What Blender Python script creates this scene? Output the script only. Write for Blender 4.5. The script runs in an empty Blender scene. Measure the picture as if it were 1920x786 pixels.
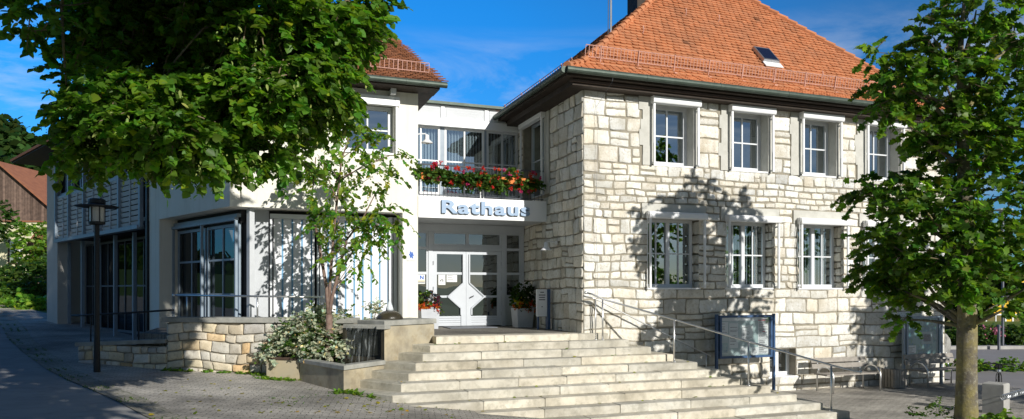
import bpy, math, random
import numpy as np
from mathutils import Vector, Matrix, noise
R = math.radians
rnd = random.Random(7)
C = bpy.context.scene.collection
TH = R(20.1); SN, CS = math.sin(TH), math.cos(TH)
EYE = 2.66
YS = 15.33          # stone facade plane
# ------------------------------------------------------------------ helpers
def smooth(a, b, x):
    t = min(1, max(0, (x-a)/(b-a))); return t*t*(3-2*t)
GX = [(-60,1.9),(-12,1.2),(-6,1.0),(-2,.86),(0,.79),(1.7,.70),(2.6,.60),(3.8,.45),(5.2,.27),(7,.12),(9,.03),(11,0),(60,0)]
def ground_z(x, y):
    for (a,za),(b,zb) in zip(GX, GX[1:]):
        if x <= b: break
    t = min(1,max(0,(x-a)/(b-a))); g = za+(zb-za)*t
    g += .032*max(0, min(y,60)-18)*(1-smooth(2,6,x))
    g += .05*max(0, min(y,140)-45)*(1-smooth(-8,8,x))
    return g
def world_loc(o):
    p = Vector((0,0,0))
    while o is not None: p += o.location; o = o.parent
    return p
class MB:
    def __init__(s): s.v=[]; s.f=[]; s.m=[]; s.t=[]; s.tint=(1,1,1)
    def add(s, vs, fs, mi=0, tint=None):
        n=len(s.v); s.v.extend(tuple(map(float,p)) for p in vs); t=tint or s.tint
        for f in fs: s.f.append(tuple(n+i for i in f)); s.m.append(mi); s.t.append(t)
    def box(s, x0,x1,y0,y1,z0,z1, mi=0, tint=None):
        s.add([(x0,y0,z0),(x1,y0,z0),(x1,y1,z0),(x0,y1,z0),(x0,y0,z1),(x1,y0,z1),(x1,y1,z1),(x0,y1,z1)],
              [(0,3,2,1),(4,5,6,7),(0,1,5,4),(1,2,6,5),(2,3,7,6),(3,0,4,7)], mi, tint)
    def obox(s, o, u, v, w, mi=0, tint=None):
        """oriented box: corner o and three edge vectors"""
        o,u,v,w=map(Vector,(o,u,v,w))
        if u.cross(v).dot(w)<0: u,v=v,u
        p=[o,o+u,o+u+v,o+v]; p=p+[q+w for q in p]
        s.add(p,[(0,3,2,1),(4,5,6,7),(0,1,5,4),(1,2,6,5),(2,3,7,6),(3,0,4,7)],mi,tint)
    def prism(s, poly, z0, z1, ch=0, mi=0, tint=None):
        """vertical prism over an xy polygon (any winding), z0/z1 floats or functions"""
        a=sum(p[0]*q[1]-q[0]*p[1] for p,q in zip(poly, poly[1:]+poly[:1]))
        P=list(poly) if a>0 else list(poly)[::-1]; n=len(P)
        f0=z0 if callable(z0) else (lambda x,y:z0); f1=z1 if callable(z1) else (lambda x,y:z1)
        bot=[(x,y,f0(x,y)) for x,y in P]
        if ch:
            ins=[]
            for i in range(n):
                p=Vector(P[i]); a_=(Vector(P[i-1])-p).normalized(); b_=(Vector(P[(i+1)%n])-p).normalized()
                bis=a_+b_
                if bis.length<1e-4: bis=Vector((-b_.y,b_.x))
                bis.normalize(); sn=abs(a_.cross(bis)) or 1
                if (b_.cross(a_))<0: bis=-bis
                ins.append(p+bis*(ch/max(sn,.3)))
            top=[(x,y,f1(x,y)-ch) for x,y in P]; tt=[(q.x,q.y,f1(q.x,q.y)) for q in ins]
            fs=[tuple(range(n))[::-1], tuple(range(2*n,3*n))]
            for i in range(n):
                j=(i+1)%n; fs+=[(i,j,n+j,n+i),(n+i,n+j,2*n+j,2*n+i)]
            s.add(bot+top+tt, fs, mi, tint)
        else:
            top=[(x,y,f1(x,y)) for x,y in P]
            fs=[tuple(range(n))[::-1], tuple(range(n,2*n))]+[(i,(i+1)%n,n+(i+1)%n,n+i) for i in range(n)]
            s.add(bot+top, fs, mi, tint)
    def tube(s, pts, r, n=8, mi=0, cap=True, tint=None):
        pts=[Vector(p) for p in pts]; rr=r if isinstance(r,(list,tuple)) else [r]*len(pts)
        vs=[]; fs=[]; t0=(pts[1]-pts[0]).normalized()
        nrm=t0.orthogonal().normalized()
        for i,p in enumerate(pts):
            t=(pts[min(i+1,len(pts)-1)]-pts[max(i-1,0)]).normalized()
            nrm=(nrm-t*nrm.dot(t))
            nrm = nrm.normalized() if nrm.length>1e-5 else t.orthogonal().normalized()
            b=t.cross(nrm)
            for k in range(n):
                a=2*math.pi*k/n; vs.append(p+(nrm*math.cos(a)+b*math.sin(a))*rr[i])
        for i in range(len(pts)-1):
            for k in range(n):
                k2=(k+1)%n; fs.append((i*n+k,i*n+k2,(i+1)*n+k2,(i+1)*n+k))
        if cap: fs.append(tuple(range(n))[::-1]); fs.append(tuple(range((len(pts)-1)*n,len(pts)*n)))
        s.add(vs,fs,mi,tint)
    def lathe(s, c, prof, n=16, mi=0, tint=None):
        vs=[];fs=[]
        for r,z in prof:
            for k in range(n):
                a=2*math.pi*k/n; vs.append((c[0]+r*math.cos(a),c[1]+r*math.sin(a),c[2]+z))
        m=len(prof)
        for i in range(m-1):
            for k in range(n):
                k2=(k+1)%n; fs.append((i*n+k,i*n+k2,(i+1)*n+k2,(i+1)*n+k))
        fs.append(tuple(range(n))[::-1]); fs.append(tuple(range((m-1)*n,m*n)))
        s.add(vs,fs,mi,tint)
    def build(s, name, mat, parent=None, sm=False, local=False):
        me=bpy.data.meshes.new(name)
        off=Vector((0,0,0)) if (local or parent is None) else world_loc(parent)
        me.from_pydata([(x-off.x,y-off.y,z-off.z) for x,y,z in s.v],[],s.f)
        mats=mat if isinstance(mat,(list,tuple)) else [mat]
        for m in mats: me.materials.append(m)
        if len(mats)>1: me.polygons.foreach_set('material_index', s.m)
        at=me.attributes.new('tint','FLOAT_COLOR','FACE')
        at.data.foreach_set('color', np.array([(a[0],a[1],a[2],1) for a in s.t],dtype=np.float32).ravel())
        if sm: me.polygons.foreach_set('use_smooth',[True]*len(me.polygons))
        me.update()
        o=bpy.data.objects.new(name,me); C.objects.link(o)
        if parent is not None: o.parent=parent
        return o
def tag(o, label=None, cat=None, group=None, kind=None):
    for k,v in (('label',label),('category',cat),('group',group),('kind',kind)):
        if v: o[k]=v
    return o
def thing(name, label, cat, loc=(0,0,0), group=None, rz=0):
    o=bpy.data.objects.new(name,None); C.objects.link(o); o.location=loc; o.rotation_euler=(0,0,rz); o.empty_display_size=.2
    return tag(o,label,cat,group)
def dup(root, loc, rz=0, label=None, sc=1):
    r=root.copy(); C.objects.link(r); r.location=loc; r.rotation_euler=(0,0,rz); r.scale=(sc,sc,sc)
    if label: r['label']=label
    def rec(a,b):
        for ch in list(a.children):
            c=ch.copy(); C.objects.link(c); c.parent=b; rec(ch,c)
    rec(root,r); return r
# ------------------------------------------------------------------ materials
def mat(name, c1, c2=None, sc=4, rough=.8, bump=0, bsc=40, metal=0, spec=.3, tint=False, dirt=None, dsc=.8, det=6, c3=None, contrast=(.35,.65), coat=0, bdist=.01, streak=None, ssc=(5,5,.35), samt=.5):
    m=bpy.data.materials.new(name); m.use_nodes=True; nt=m.node_tree; N=nt.nodes; L=nt.links
    P=N['Principled BSDF']; P.inputs['Roughness'].default_value=rough; P.inputs['Metallic'].default_value=metal
    P.inputs['Specular IOR Level'].default_value=spec; P.inputs['Coat Weight'].default_value=coat
    g=N.new('ShaderNodeNewGeometry')
    def nz(scale,detail=det,rg=.6):
        t=N.new('ShaderNodeTexNoise'); t.inputs['Scale'].default_value=scale; t.inputs['Detail'].default_value=detail; t.inputs['Roughness'].default_value=rg
        L.new(g.outputs['Position'],t.inputs['Vector']); return t
    def rng(fac,a,b):
        r=N.new('ShaderNodeMapRange'); r.inputs['From Min'].default_value=a; r.inputs['From Max'].default_value=b
        L.new(fac,r.inputs['Value']); return r.outputs['Result']
    def mix(f,a,b,mode='MIX'):
        x=N.new('ShaderNodeMix'); x.data_type='RGBA'; x.blend_type=mode
        for key,val in ((0,f),(6,a),(7,b)):
            if isinstance(val,(int,float)): x.inputs[key].default_value=val
            elif isinstance(val,tuple): x.inputs[key].default_value=(*val[:3],1)
            else: L.new(val,x.inputs[key])
        return x.outputs[2]
    col=(*c1,1)
    if c2:
        n=nz(sc); col=mix(rng(n.outputs['Fac'],*contrast),c1,c2)
        if c3: col=mix(rng(nz(sc*2.7).outputs['Fac'],.52,.7),col,c3)
    if dirt:
        n=nz(dsc,8,.65); col=mix(rng(n.outputs['Fac'],.45,.72),col if c2 else c1,dirt)
    if streak:
        mp=N.new('ShaderNodeMapping'); mp.inputs['Scale'].default_value=ssc; L.new(g.outputs['Position'],mp.inputs['Vector'])
        t=N.new('ShaderNodeTexNoise'); t.inputs['Scale'].default_value=1; t.inputs['Detail'].default_value=7; t.inputs['Roughness'].default_value=.65; L.new(mp.outputs[0],t.inputs['Vector'])
        f=rng(t.outputs['Fac'],.50,.78); q=N.new('ShaderNodeMath'); q.operation='MULTIPLY'; q.inputs[1].default_value=samt; L.new(f,q.inputs[0])
        col=mix(q.outputs[0],col if not isinstance(col,tuple) else tuple(col[:3]),streak)
    if tint:
        a=N.new('ShaderNodeAttribute'); a.attribute_name='tint'
        col=mix(1.0,col if not isinstance(col,tuple) else tuple(col[:3]),a.outputs['Color'],'MULTIPLY')
    if isinstance(col,tuple): P.inputs['Base Color'].default_value=(*col[:3],1)
    else: L.new(col,P.inputs['Base Color'])
    if bump:
        n=nz(bsc,8,.7); b=N.new('ShaderNodeBump'); b.inputs['Strength'].default_value=bump; b.inputs['Distance'].default_value=bdist
        L.new(n.outputs['Fac'],b.inputs['Height']); L.new(b.outputs['Normal'],P.inputs['Normal'])
    m['_']=0
    return m
def leafmat(name, c1, trans, rough=.5, spec=.4):
    m=bpy.data.materials.new(name); m.use_nodes=True; nt=m.node_tree; N=nt.nodes; L=nt.links
    P=N['Principled BSDF']; P.inputs['Roughness'].default_value=rough; P.inputs['Specular IOR Level'].default_value=spec
    a=N.new('ShaderNodeAttribute'); a.attribute_name='tint'
    def mul(c):
        x=N.new('ShaderNodeMix'); x.data_type='RGBA'; x.blend_type='MULTIPLY'; x.inputs[0].default_value=1
        x.inputs[6].default_value=(*c,1); L.new(a.outputs['Color'],x.inputs[7]); return x.outputs[2]
    L.new(mul(c1),P.inputs['Base Color'])
    t=N.new('ShaderNodeBsdfTranslucent'); L.new(mul(trans),t.inputs['Color'])
    ms=N.new('ShaderNodeMixShader'); ms.inputs[0].default_value=.42
    L.new(P.outputs[0],ms.inputs[1]); L.new(t.outputs[0],ms.inputs[2]); L.new(ms.outputs[0],N['Material Output'].inputs['Surface'])
    return m
def glassmat(name, refl, tintc=(.75,.85,.9), fres=1):
    m=bpy.data.materials.new(name); m.use_nodes=True; nt=m.node_tree; N=nt.nodes; L=nt.links
    N.remove(N['Principled BSDF'])
    t=N.new('ShaderNodeBsdfTransparent'); t.inputs['Color'].default_value=(*tintc,1)
    gl=N.new('ShaderNodeBsdfGlossy'); gl.inputs['Roughness'].default_value=.005; gl.inputs['Color'].default_value=(.86,.95,1,1)
    lw=N.new('ShaderNodeLayerWeight'); lw.inputs['Blend'].default_value=.25
    mr=N.new('ShaderNodeMapRange'); mr.inputs['To Min'].default_value=refl; mr.inputs['To Max'].default_value=fres
    L.new(lw.outputs['Fresnel'],mr.inputs['Value'])
    g=N.new('ShaderNodeNewGeometry'); nz=N.new('ShaderNodeTexNoise'); nz.inputs['Scale'].default_value=1.3; nz.inputs['Detail'].default_value=1
    L.new(g.outputs['Position'],nz.inputs['Vector'])
    b=N.new('ShaderNodeBump'); b.inputs['Strength'].default_value=.12; b.inputs['Distance'].default_value=.02
    L.new(nz.outputs['Fac'],b.inputs['Height']); L.new(b.outputs['Normal'],gl.inputs['Normal'])
    ms=N.new('ShaderNodeMixShader'); L.new(mr.outputs['Result'],ms.inputs[0]); L.new(t.outputs[0],ms.inputs[1]); L.new(gl.outputs[0],ms.inputs[2])
    L.new(ms.outputs[0],N['Material Output'].inputs['Surface'])
    return m
def pavemat(name, ca, cb, mortar, bw, rh, rot, wob=.03, bump=.5, dirt=None):
    m=mat(name,ca,cb,3,.85); nt=m.node_tree; N=nt.nodes; L=nt.links; P=N['Principled BSDF']
    g=N.new('ShaderNodeNewGeometry'); mp=N.new('ShaderNodeMapping'); mp.inputs['Rotation'].default_value=(0,0,rot)
    nz=N.new('ShaderNodeTexNoise'); nz.inputs['Scale'].default_value=4; nz.inputs['Detail'].default_value=3
    L.new(g.outputs['Position'],nz.inputs['Vector'])
    va=N.new('ShaderNodeVectorMath'); va.operation='MULTIPLY_ADD'; va.inputs[1].default_value=(wob,wob,0)
    L.new(nz.outputs['Color'],va.inputs[0]); L.new(g.outputs['Position'],va.inputs[2]); L.new(va.outputs[0],mp.inputs['Vector'])
    br=N.new('ShaderNodeTexBrick'); br.inputs['Scale'].default_value=1; br.inputs['Brick Width'].default_value=bw; br.inputs['Row Height'].default_value=rh
    br.inputs['Mortar Size'].default_value=.008; br.inputs['Mortar Smooth'].default_value=.6; br.inputs['Bias'].default_value=0
    br.inputs['Color1'].default_value=(*ca,1); br.inputs['Color2'].default_value=(*cb,1); br.inputs['Mortar'].default_value=(*mortar,1)
    L.new(mp.outputs[0],br.inputs['Vector'])
    n2=N.new('ShaderNodeTexNoise'); n2.inputs['Scale'].default_value=.7; n2.inputs['Detail'].default_value=8; L.new(g.outputs['Position'],n2.inputs['Vector'])
    n3=N.new('ShaderNodeTexNoise'); n3.inputs['Scale'].default_value=25; n3.inputs['Detail'].default_value=4; L.new(g.outputs['Position'],n3.inputs['Vector'])
    cr=N.new('ShaderNodeMapRange'); cr.inputs['From Min'].default_value=.32; cr.inputs['From Max'].default_value=.68; cr.inputs['To Min'].default_value=.50; cr.inputs['To Max'].default_value=1.2
    L.new(n2.outputs['Fac'],cr.inputs['Value'])
    cr3=N.new('ShaderNodeMapRange'); cr3.inputs['From Min'].default_value=.3; cr3.inputs['From Max'].default_value=.7; cr3.inputs['To Min'].default_value=.75; cr3.inputs['To Max'].default_value=1.2
    L.new(n3.outputs['Fac'],cr3.inputs['Value'])
    mm=N.new('ShaderNodeMath'); mm.operation='MULTIPLY'; L.new(cr.outputs[0],mm.inputs[0]); L.new(cr3.outputs[0],mm.inputs[1])
    x=N.new('ShaderNodeVectorMath'); x.operation='SCALE'; L.new(br.outputs['Color'],x.inputs[0]); L.new(mm.outputs[0],x.inputs['Scale'])
    L.new(x.outputs[0],P.inputs['Base Color'])
    b=N.new('ShaderNodeBump'); b.inputs['Strength'].default_value=bump; b.inputs['Distance'].default_value=.02
    ad=N.new('ShaderNodeMath'); ad.operation='MULTIPLY_ADD'; L.new(br.outputs['Fac'],ad.inputs[0]); ad.inputs[1].default_value=-1; L.new(n3.outputs['Fac'],ad.inputs[2])
    L.new(ad.outputs[0],b.inputs['Height']); L.new(b.outputs['Normal'],P.inputs['Normal'])
    return m
M={}
M['stone']=mat('limestone',(.84,.82,.75),(.92,.91,.865),7,.9,1.0,26,tint=True,c3=(.62,.57,.46),dirt=(.64,.59,.48),dsc=1.8,bdist=.026,streak=(.40,.36,.29),ssc=(3.5,3.5,.5),samt=.5)
M['mortar']=mat('mortar',(.36,.325,.255),(.25,.225,.175),6,.95,.8,50)
M['rubble']=mat('rubble_stone',(.62,.57,.47),(.72,.68,.59),6,.9,.9,26,tint=True,c3=(.50,.45,.37),bdist=.012)
M['render']=mat('cream_render',(.80,.775,.68),(.84,.82,.74),1.2,.9,.35,120,dirt=(.77,.74,.64),dsc=.5,bdist=.005,streak=(.56,.53,.45),ssc=(4,4,.3),samt=.5)
M['render_grey']=mat('grey_render',(.52,.50,.45),(.56,.54,.49),2,.9,.25,120,bdist=.004)
M['plaster']=mat('smooth_plaster',(.50,.49,.44),(.58,.57,.52),5,.85,.2,60)
M['white']=mat('white_paint',(.84,.84,.83),(.80,.81,.81),2,.45,0,spec=.4)
M['white2']=mat('white_metal',(.86,.86,.86),(.82,.83,.83),1.5,.35,spec=.5)
M['frame']=mat('grey_white_frame',(.70,.72,.74),(.66,.68,.70),3,.4,spec=.4)
M['doorgrey']=mat('door_grey',(.57,.60,.635),(.53,.56,.60),2,.42,spec=.4)
M['panelgrey']=mat('panel_grey',(.56,.58,.60),(.50,.52,.54),3,.6)
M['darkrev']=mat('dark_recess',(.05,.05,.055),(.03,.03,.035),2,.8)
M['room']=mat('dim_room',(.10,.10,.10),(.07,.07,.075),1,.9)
M['curtain']=mat('curtain_cloth',(.62,.63,.62),(.52,.54,.55),4,.9)
M['glass']=glassmat('window_glass',.40)
M['glassdark']=glassmat('dark_glass',.05,(.16,.18,.20),.12)
M['tile_old']=mat('old_tile',(.34,.14,.075),(.26,.105,.06),3,.85)
M['glass2']=glassmat('door_glass',.22,(.45,.5,.55))
M['glass3']=glassmat('board_glass',.16,(.93,.95,.95))
M['tile']=mat('clay_tile',(.58,.235,.105),(.545,.205,.088),9,.8,.4,60,tint=True,c3=(.60,.28,.15),dirt=(.45,.20,.105),streak=(.34,.16,.09),ssc=(2.2,1.2,.5),samt=.35,dsc=1.2)
M['tile_br']=mat('brown_tile',(.22,.095,.05),(.30,.12,.055),9,.85,.4,60,tint=True,c3=(.12,.07,.05))
M['guard']=mat('pink_guard',(.62,.36,.29),(.55,.32,.26),6,.6)
M['gutter']=mat('patina_gutter',(.055,.075,.06),(.085,.11,.09),5,.5,metal=.3)
M['darkwood']=mat('dark_wood',(.030,.022,.016),(.05,.035,.025),7,.7,.3,40)
M['trimwood']=mat('brown_trim',(.085,.055,.04),(.06,.04,.03),7,.6)
M['sand']=mat('sandstone_step',(.58,.54,.445),(.67,.635,.545),3,.9,.8,45,tint=True,c3=(.43,.405,.33),dirt=(.38,.35,.28),streak=(.26,.245,.20),ssc=(4,4,5),samt=.65,dsc=1.3,bdist=.006)
M['fount']=mat('fountain_stone',(.46,.39,.26),(.40,.36,.27),2,.9,.5,70,c3=(.33,.27,.17),dirt=(.22,.19,.14),dsc=1.6,bdist=.006)
M['cap']=mat('grey_cap_stone',(.40,.39,.35),(.31,.31,.28),5,.85,.5,60,dirt=(.2,.2,.17),dsc=2)
M['wet']=mat('wet_stone',(.022,.020,.015),(.05,.042,.025),4,.25,.6,20,spec=.6)
M['water']=mat('dark_water',(.012,.014,.012),(.02,.022,.018),3,.05,.25,9,spec=.7)
M['steel']=mat('stainless_steel',(.78,.78,.77),None,rough=.34,metal=1)
M['galv']=mat('galvanised_steel',(.42,.44,.46),(.5,.52,.54),20,.4,metal=.9)
M['blackmetal']=mat('black_metal',(.018,.02,.022),(.03,.03,.032),6,.5)
M['bars']=mat('grey_bars',(.12,.13,.15),(.16,.17,.19),6,.5,metal=.4)
M['blue']=mat('blue_paint',(.035,.085,.19),(.045,.10,.21),5,.4,spec=.5)
M['bluegrey']=mat('bluegrey_paint',(.26,.32,.38),(.30,.36,.42),5,.4)
M['letter']=mat('letter_blue',(.30,.42,.58),(.28,.39,.55),5,.4,spec=.4)
M['lettershade']=mat('letter_shaded_side',(.10,.16,.26),None,rough=.5)  # darker letter blue, the shaded sides put into the colour
M['paper']=mat('paper',(.76,.77,.76),(.70,.72,.72),2,.8)
M['boardback']=mat('board_back',(.34,.44,.44),(.38,.49,.48),2,.8)
M['red']=mat('red_print',(.6,.04,.05),None,rough=.7)
M['ink']=mat('dark_print',(.08,.08,.09),None,rough=.7)
M['inkblue']=mat('blue_print',(.02,.12,.5),None,rough=.7)
M['yellowp']=mat('yellow_print',(.75,.55,.05),None,rough=.7)
M['map']=mat('map_print',(.05,.22,.28),(.25,.42,.40),3,.7,c3=(.12,.30,.10),contrast=(.45,.55))
M['terra']=mat('orange_plastic',(.70,.20,.03),(.62,.17,.03),5,.6)
M['pot']=mat('light_pot',(.55,.57,.60),(.48,.50,.53),4,.7)
M['soil']=mat('soil',(.05,.037,.025),(.08,.06,.04),9,.95,.8,30)
M['bark']=mat('grey_bark',(.165,.145,.11),(.11,.095,.075),6,.95,1.0,18,c3=(.30,.28,.22),dirt=(.30,.25,.08),dsc=2.2,bdist=.02)
M['bark2']=mat('brown_bark',(.17,.11,.085),(.24,.17,.14),14,.9,.8,30)
M['twig']=mat('twig_bark',(.16,.12,.075),(.22,.17,.11),8,.9)
M['concrete']=mat('concrete',(.46,.45,.42),(.38,.37,.35),5,.9,.5,60,dirt=(.3,.29,.27),dsc=2)
M['benchwood']=mat('weathered_wood',(.36,.33,.29),(.27,.245,.215),9,.85,.4,40)
M['rock']=mat('grey_rock',(.40,.39,.36),(.26,.25,.23),4,.95,1,10,bdist=.05)
M['barnwood']=mat('barn_wood',(.20,.14,.11),(.12,.085,.07),5,.9,.5,30,tint=True)
M['yellow']=mat('yellow_facade',(.80,.50,.03),(.76,.46,.03),2,.7)
M['cream']=mat('cream_house',(.72,.66,.45),(.68,.62,.42),2,.9)
M['rubber']=mat('rubber',(.02,.02,.02),None,rough=.8)
M['stripe']=mat('awning_white',(.80,.80,.82),(.76,.77,.79),3,.8)
M['stripeblue']=mat('awning_blue',(.16,.34,.52),(.19,.37,.55),3,.8)
M['skylight']=mat('skylight_pane',(.01,.015,.04),None,rough=.08,spec=.5)
M['lamp']=mat('lamp_glass',(.62,.62,.58),(.5,.5,.47),5,.3)
M['asphalt']=mat('asphalt',(.25,.245,.235),(.30,.295,.28),1.5,.9,.6,90,c3=(.21,.205,.20),dirt=(.34,.33,.31),dsc=.5,bdist=.004)
M['grass']=mat('grass',(.075,.14,.02),(.05,.10,.015),1.5,.95,.6,30,c3=(.11,.17,.03))
M['paving']=pavemat('paving_setts',(.52,.48,.42),(.40,.375,.33),(.15,.14,.12),.22,.11,R(12),.05,.6)
M['terracepave']=pavemat('terrace_paving',(.25,.235,.20),(.20,.185,.16),(.09,.08,.07),.3,.2,0,.03,.4)
M['gutterstone']=pavemat('gutter_setts',(.40,.37,.31),(.30,.28,.23),(.12,.14,.06),.26,.15,R(-27),.05,.8)
M['road']=mat('road',(.27,.255,.25),(.24,.23,.225),1,.9,.4,60)
M['linden']=leafmat('linden_leaf',(.092,.19,.018),(.24,.50,.02))
M['maple']=leafmat('maple_leaf',(.08,.165,.016),(.21,.43,.02))
M['younglf']=leafmat('young_leaf',(.13,.235,.024),(.28,.50,.03))
M['bushleaf']=leafmat('bush_leaf',(.06,.12,.018),(.12,.24,.02),.6,.3)
M['pale']=leafmat('variegated_leaf',(.58,.63,.45),(.42,.50,.28),.6,.3)
M['bract']=leafmat('linden_bract',(.34,.42,.12),(.4,.48,.10),.6,.2)
M['petal']=leafmat('petal',(.9,.9,.9),(.6,.6,.6),.6,.2)
def text_mesh(txt, size, depth, off=0.0, spacing=1.0):
    cu=bpy.data.curves.new('t','FONT'); cu.body=txt; cu.size=size; cu.extrude=depth; cu.offset=off; cu.space_character=spacing; cu.resolution_u=4
    o=bpy.data.objects.new('t',cu); C.objects.link(o); bpy.context.view_layer.update()
    me=bpy.data.meshes.new_from_object(o.evaluated_get(bpy.context.evaluated_depsgraph_get()))
    bpy.data.objects.remove(o); bpy.data.curves.remove(cu); return me
def text_part(name, txt, mats, parent, pos, size, width=None, depth=.03, off=0, spacing=1, rot=(R(90),0,0), height=None):
    me=text_mesh(txt,size,depth,off,spacing); co=np.zeros(len(me.vertices)*3,dtype=np.float32); me.vertices.foreach_get('co',co); co=co.reshape(-1,3)
    co[:,:2]-=co[:,:2].min(0)
    if width: co[:,0]*=width/co[:,0].max()
    if height: co[:,1]*=height/co[:,1].max()
    me.vertices.foreach_set('co',co.ravel()); me.materials.clear()
    for m in mats: me.materials.append(m)
    nz=np.zeros(len(me.polygons)*3,dtype=np.float32); me.polygons.foreach_get('normal',nz); nz=nz.reshape(-1,3)
    me.polygons.foreach_set('material_index',[0 if (len(mats)==1 or n[2]>.5) else 1 for n in nz]); me.update()
    o=bpy.data.objects.new(name,me); C.objects.link(o); o.rotation_euler=rot
    off_=world_loc(parent) if parent else Vector((0,0,0)); o.location=Vector(pos)-off_
    if parent: o.parent=parent
    return o
# ------------------------------------------------------------------ wall helpers
def XF(o, u, d):
    o=Vector((o[0],o[1])); u=Vector(u).normalized(); d=Vector(d).normalized()
    return lambda p: (o.x+u.x*p[0]+d.x*p[1], o.y+u.y*p[0]+d.y*p[1], p[2])
class LMB(MB):
    """mesh builder whose boxes are given as (along wall, into wall, height)"""
    def __init__(s, xf=None): super().__init__(); s.xf=xf
    def add(s, vs, fs, mi=0, tint=None):
        if s.xf: vs=[s.xf(p) for p in vs]
        super().add(vs, fs, mi, tint)
def rects(u0,u1,z0,z1,holes):
    zs=sorted({z0,z1,*[h[2] for h in holes if z0<h[2]<z1],*[h[3] for h in holes if z0<h[3]<z1]})
    out=[]
    for a,b in zip(zs,zs[1:]):
        iv=[(u0,u1)]
        for h in holes:
            if h[2]<=a+1e-6 and h[3]>=b-1e-6:
                n=[]
                for p,q in iv:
                    if h[1]<=p or h[0]>=q: n.append((p,q)); continue
                    if h[0]>p: n.append((p,h[0]))
                    if h[1]<q: n.append((h[1],q))
                iv=n
        out+=[(p,q,a,b) for p,q in iv]
    return out
def masonry(mb, xf, W, zones, holes, seed, joint=.013, hgt=.022, tones=None, warp=1):
    """coursed rubble: every block a bulged, rough grid with worn edges; xf maps (along, into, z)"""
    r=random.Random(seed)
    def ease(n,w):
        e=[0,.007,.018]; m=max(1,round((w-.036)/.075)); mid=[.018+(w-.036)*i/m for i in range(1,m)]
        return e+mid+[w-.018,w-.007,w]
    for (z0,z1,h0,h1,w0,w1) in zones:
        z=z0; cs=[]
        while z<z1-1e-4:
            h=r.uniform(h0,h1)
            if z1-z-h<h0*.8: h=z1-z
            cs.append((z,min(z1,z+h))); z+=h
        for za,zb in cs:
            iv=[(p,q) for p,q,a,b in rects(0,W,za,zb,[(h[0],h[1],min(za,h[2]),max(zb,h[3])) for h in holes if min(zb,h[3])-max(za,h[2])>.3*(zb-za)])]
            for p,q in iv:
                u=p
                while u<q-1e-4:
                    w=r.uniform(w0,w1)*(.7 if r.random()<.25 else 1)
                    if q-u-w<w0*.75: w=q-u
                    st=[(u,u+w,za,zb)]
                    if zb-za>.27 and r.random()<.22:
                        k=za+(zb-za)*r.uniform(.4,.6); st=[(u,u+w,za,k),(u,u+w,k,zb)]
                    elif w>.45 and r.random()<.1 and zb-za<.2: pass
                    for a,b,c,d in st:
                        stone(mb,xf,a+joint*r.uniform(.7,1.5),b-joint*r.uniform(.7,1.5),c+joint*r.uniform(.7,1.4),d-joint*r.uniform(.7,1.4),r,ease,hgt,tones,warp)
                    u+=w
def stone(mb,xf,a,b,c,d,r,ease,hgt,tones,warp):
    us=ease(0,b-a); zs=ease(0,d-c); nu,nz_=len(us),len(zs); sd=r.uniform(0,99); H=hgt*r.uniform(.7,1.0)
    tl1,tl2=r.uniform(-.02,.02),r.uniform(-.02,.02); cm=min(b-a,d-c)*.42; cr=[min(cm,r.choice((.006,.012,.02,.03,.055))*r.uniform(.7,1.2)) for _ in range(4)]
    jq=[(r.uniform(-.011,.014),r.uniform(-.012,.016)) for _ in range(4)]
    vs=[]
    for j,zz in enumerate(zs):
        for i,uu in enumerate(us):
            w=b-a; h=d-c; e=min(uu,w-uu,zz,h-zz)
            cu=min(uu,w-uu); cz=min(zz,h-zz)
            x=a+uu; z=c+zz
            if e<=1e-6: hh=-.012
            else:
                hh=H*(1-math.exp(-e/.005))+ .012*noise.noise((x*5,z*5,sd))+.013*noise.noise((x*15,z*15,sd))
                hh+=tl1*(uu/w-.5)+tl2*(zz/h-.5)
            # rounded corners
            ci=(0 if uu<w/2 else 1)+(0 if zz<h/2 else 2); k=cr[ci]
            if cu<k and cz<k:
                dx,dz=k-cu,k-cz; L_=math.hypot(dx,dz)
                if L_>1e-6:
                    m=max(dx,dz)/L_; nx,nz2=k-dx*m,k-dz*m
                    x+= (nx-cu) if uu<w/2 else -(nx-cu); z+=(nz2-cz) if zz<h/2 else -(nz2-cz)
            fu,fz=uu/w,zz/h
            x+=((jq[0][0]*(1-fu)-jq[1][0]*fu)*(1-fz)+(jq[2][0]*(1-fu)-jq[3][0]*fu)*fz)*min(1,max(.15,a/.1))
            z+=(jq[0][1]*(1-fu)+jq[1][1]*fu)*(1-fz)-(jq[2][1]*(1-fu)+jq[3][1]*fu)*fz
            if 0<e: 
                ed=math.exp(-e/.03); x+=ed*.016*noise.noise((x*13,z*13,sd+5)); z+=ed*.016*noise.noise((x*13,z*13,sd+9))
            f=warp*min(1,max(0,x)/.35)
            x2=x+f*(.034*noise.noise((x*1.3,z*1.3,3.1))+.010*noise.noise((x*6,z*6,8)))
            z2=z+warp*(.055*noise.noise((x*.8,z*.8,17))+.010*noise.noise((x*6,z*6,31)))
            vs.append(xf((x2,-hh,z2)))
    fs=[(j*nu+i,j*nu+i+1,(j+1)*nu+i+1,(j+1)*nu+i) for j in range(nz_-1) for i in range(nu-1)]
    v=r.uniform(.80,1.06); wm=r.uniform(-.025,.05)
    t=(v*(1+wm),v,v*(1-1.4*wm))
    if r.random()<.10: t=tuple(q*.8 for q in t)
    if tones and r.random()<.45: k=r.choice(tones); t=tuple(p*q for p,q in zip(t,k))
    mb.add(vs,fs,0,t)
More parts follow.
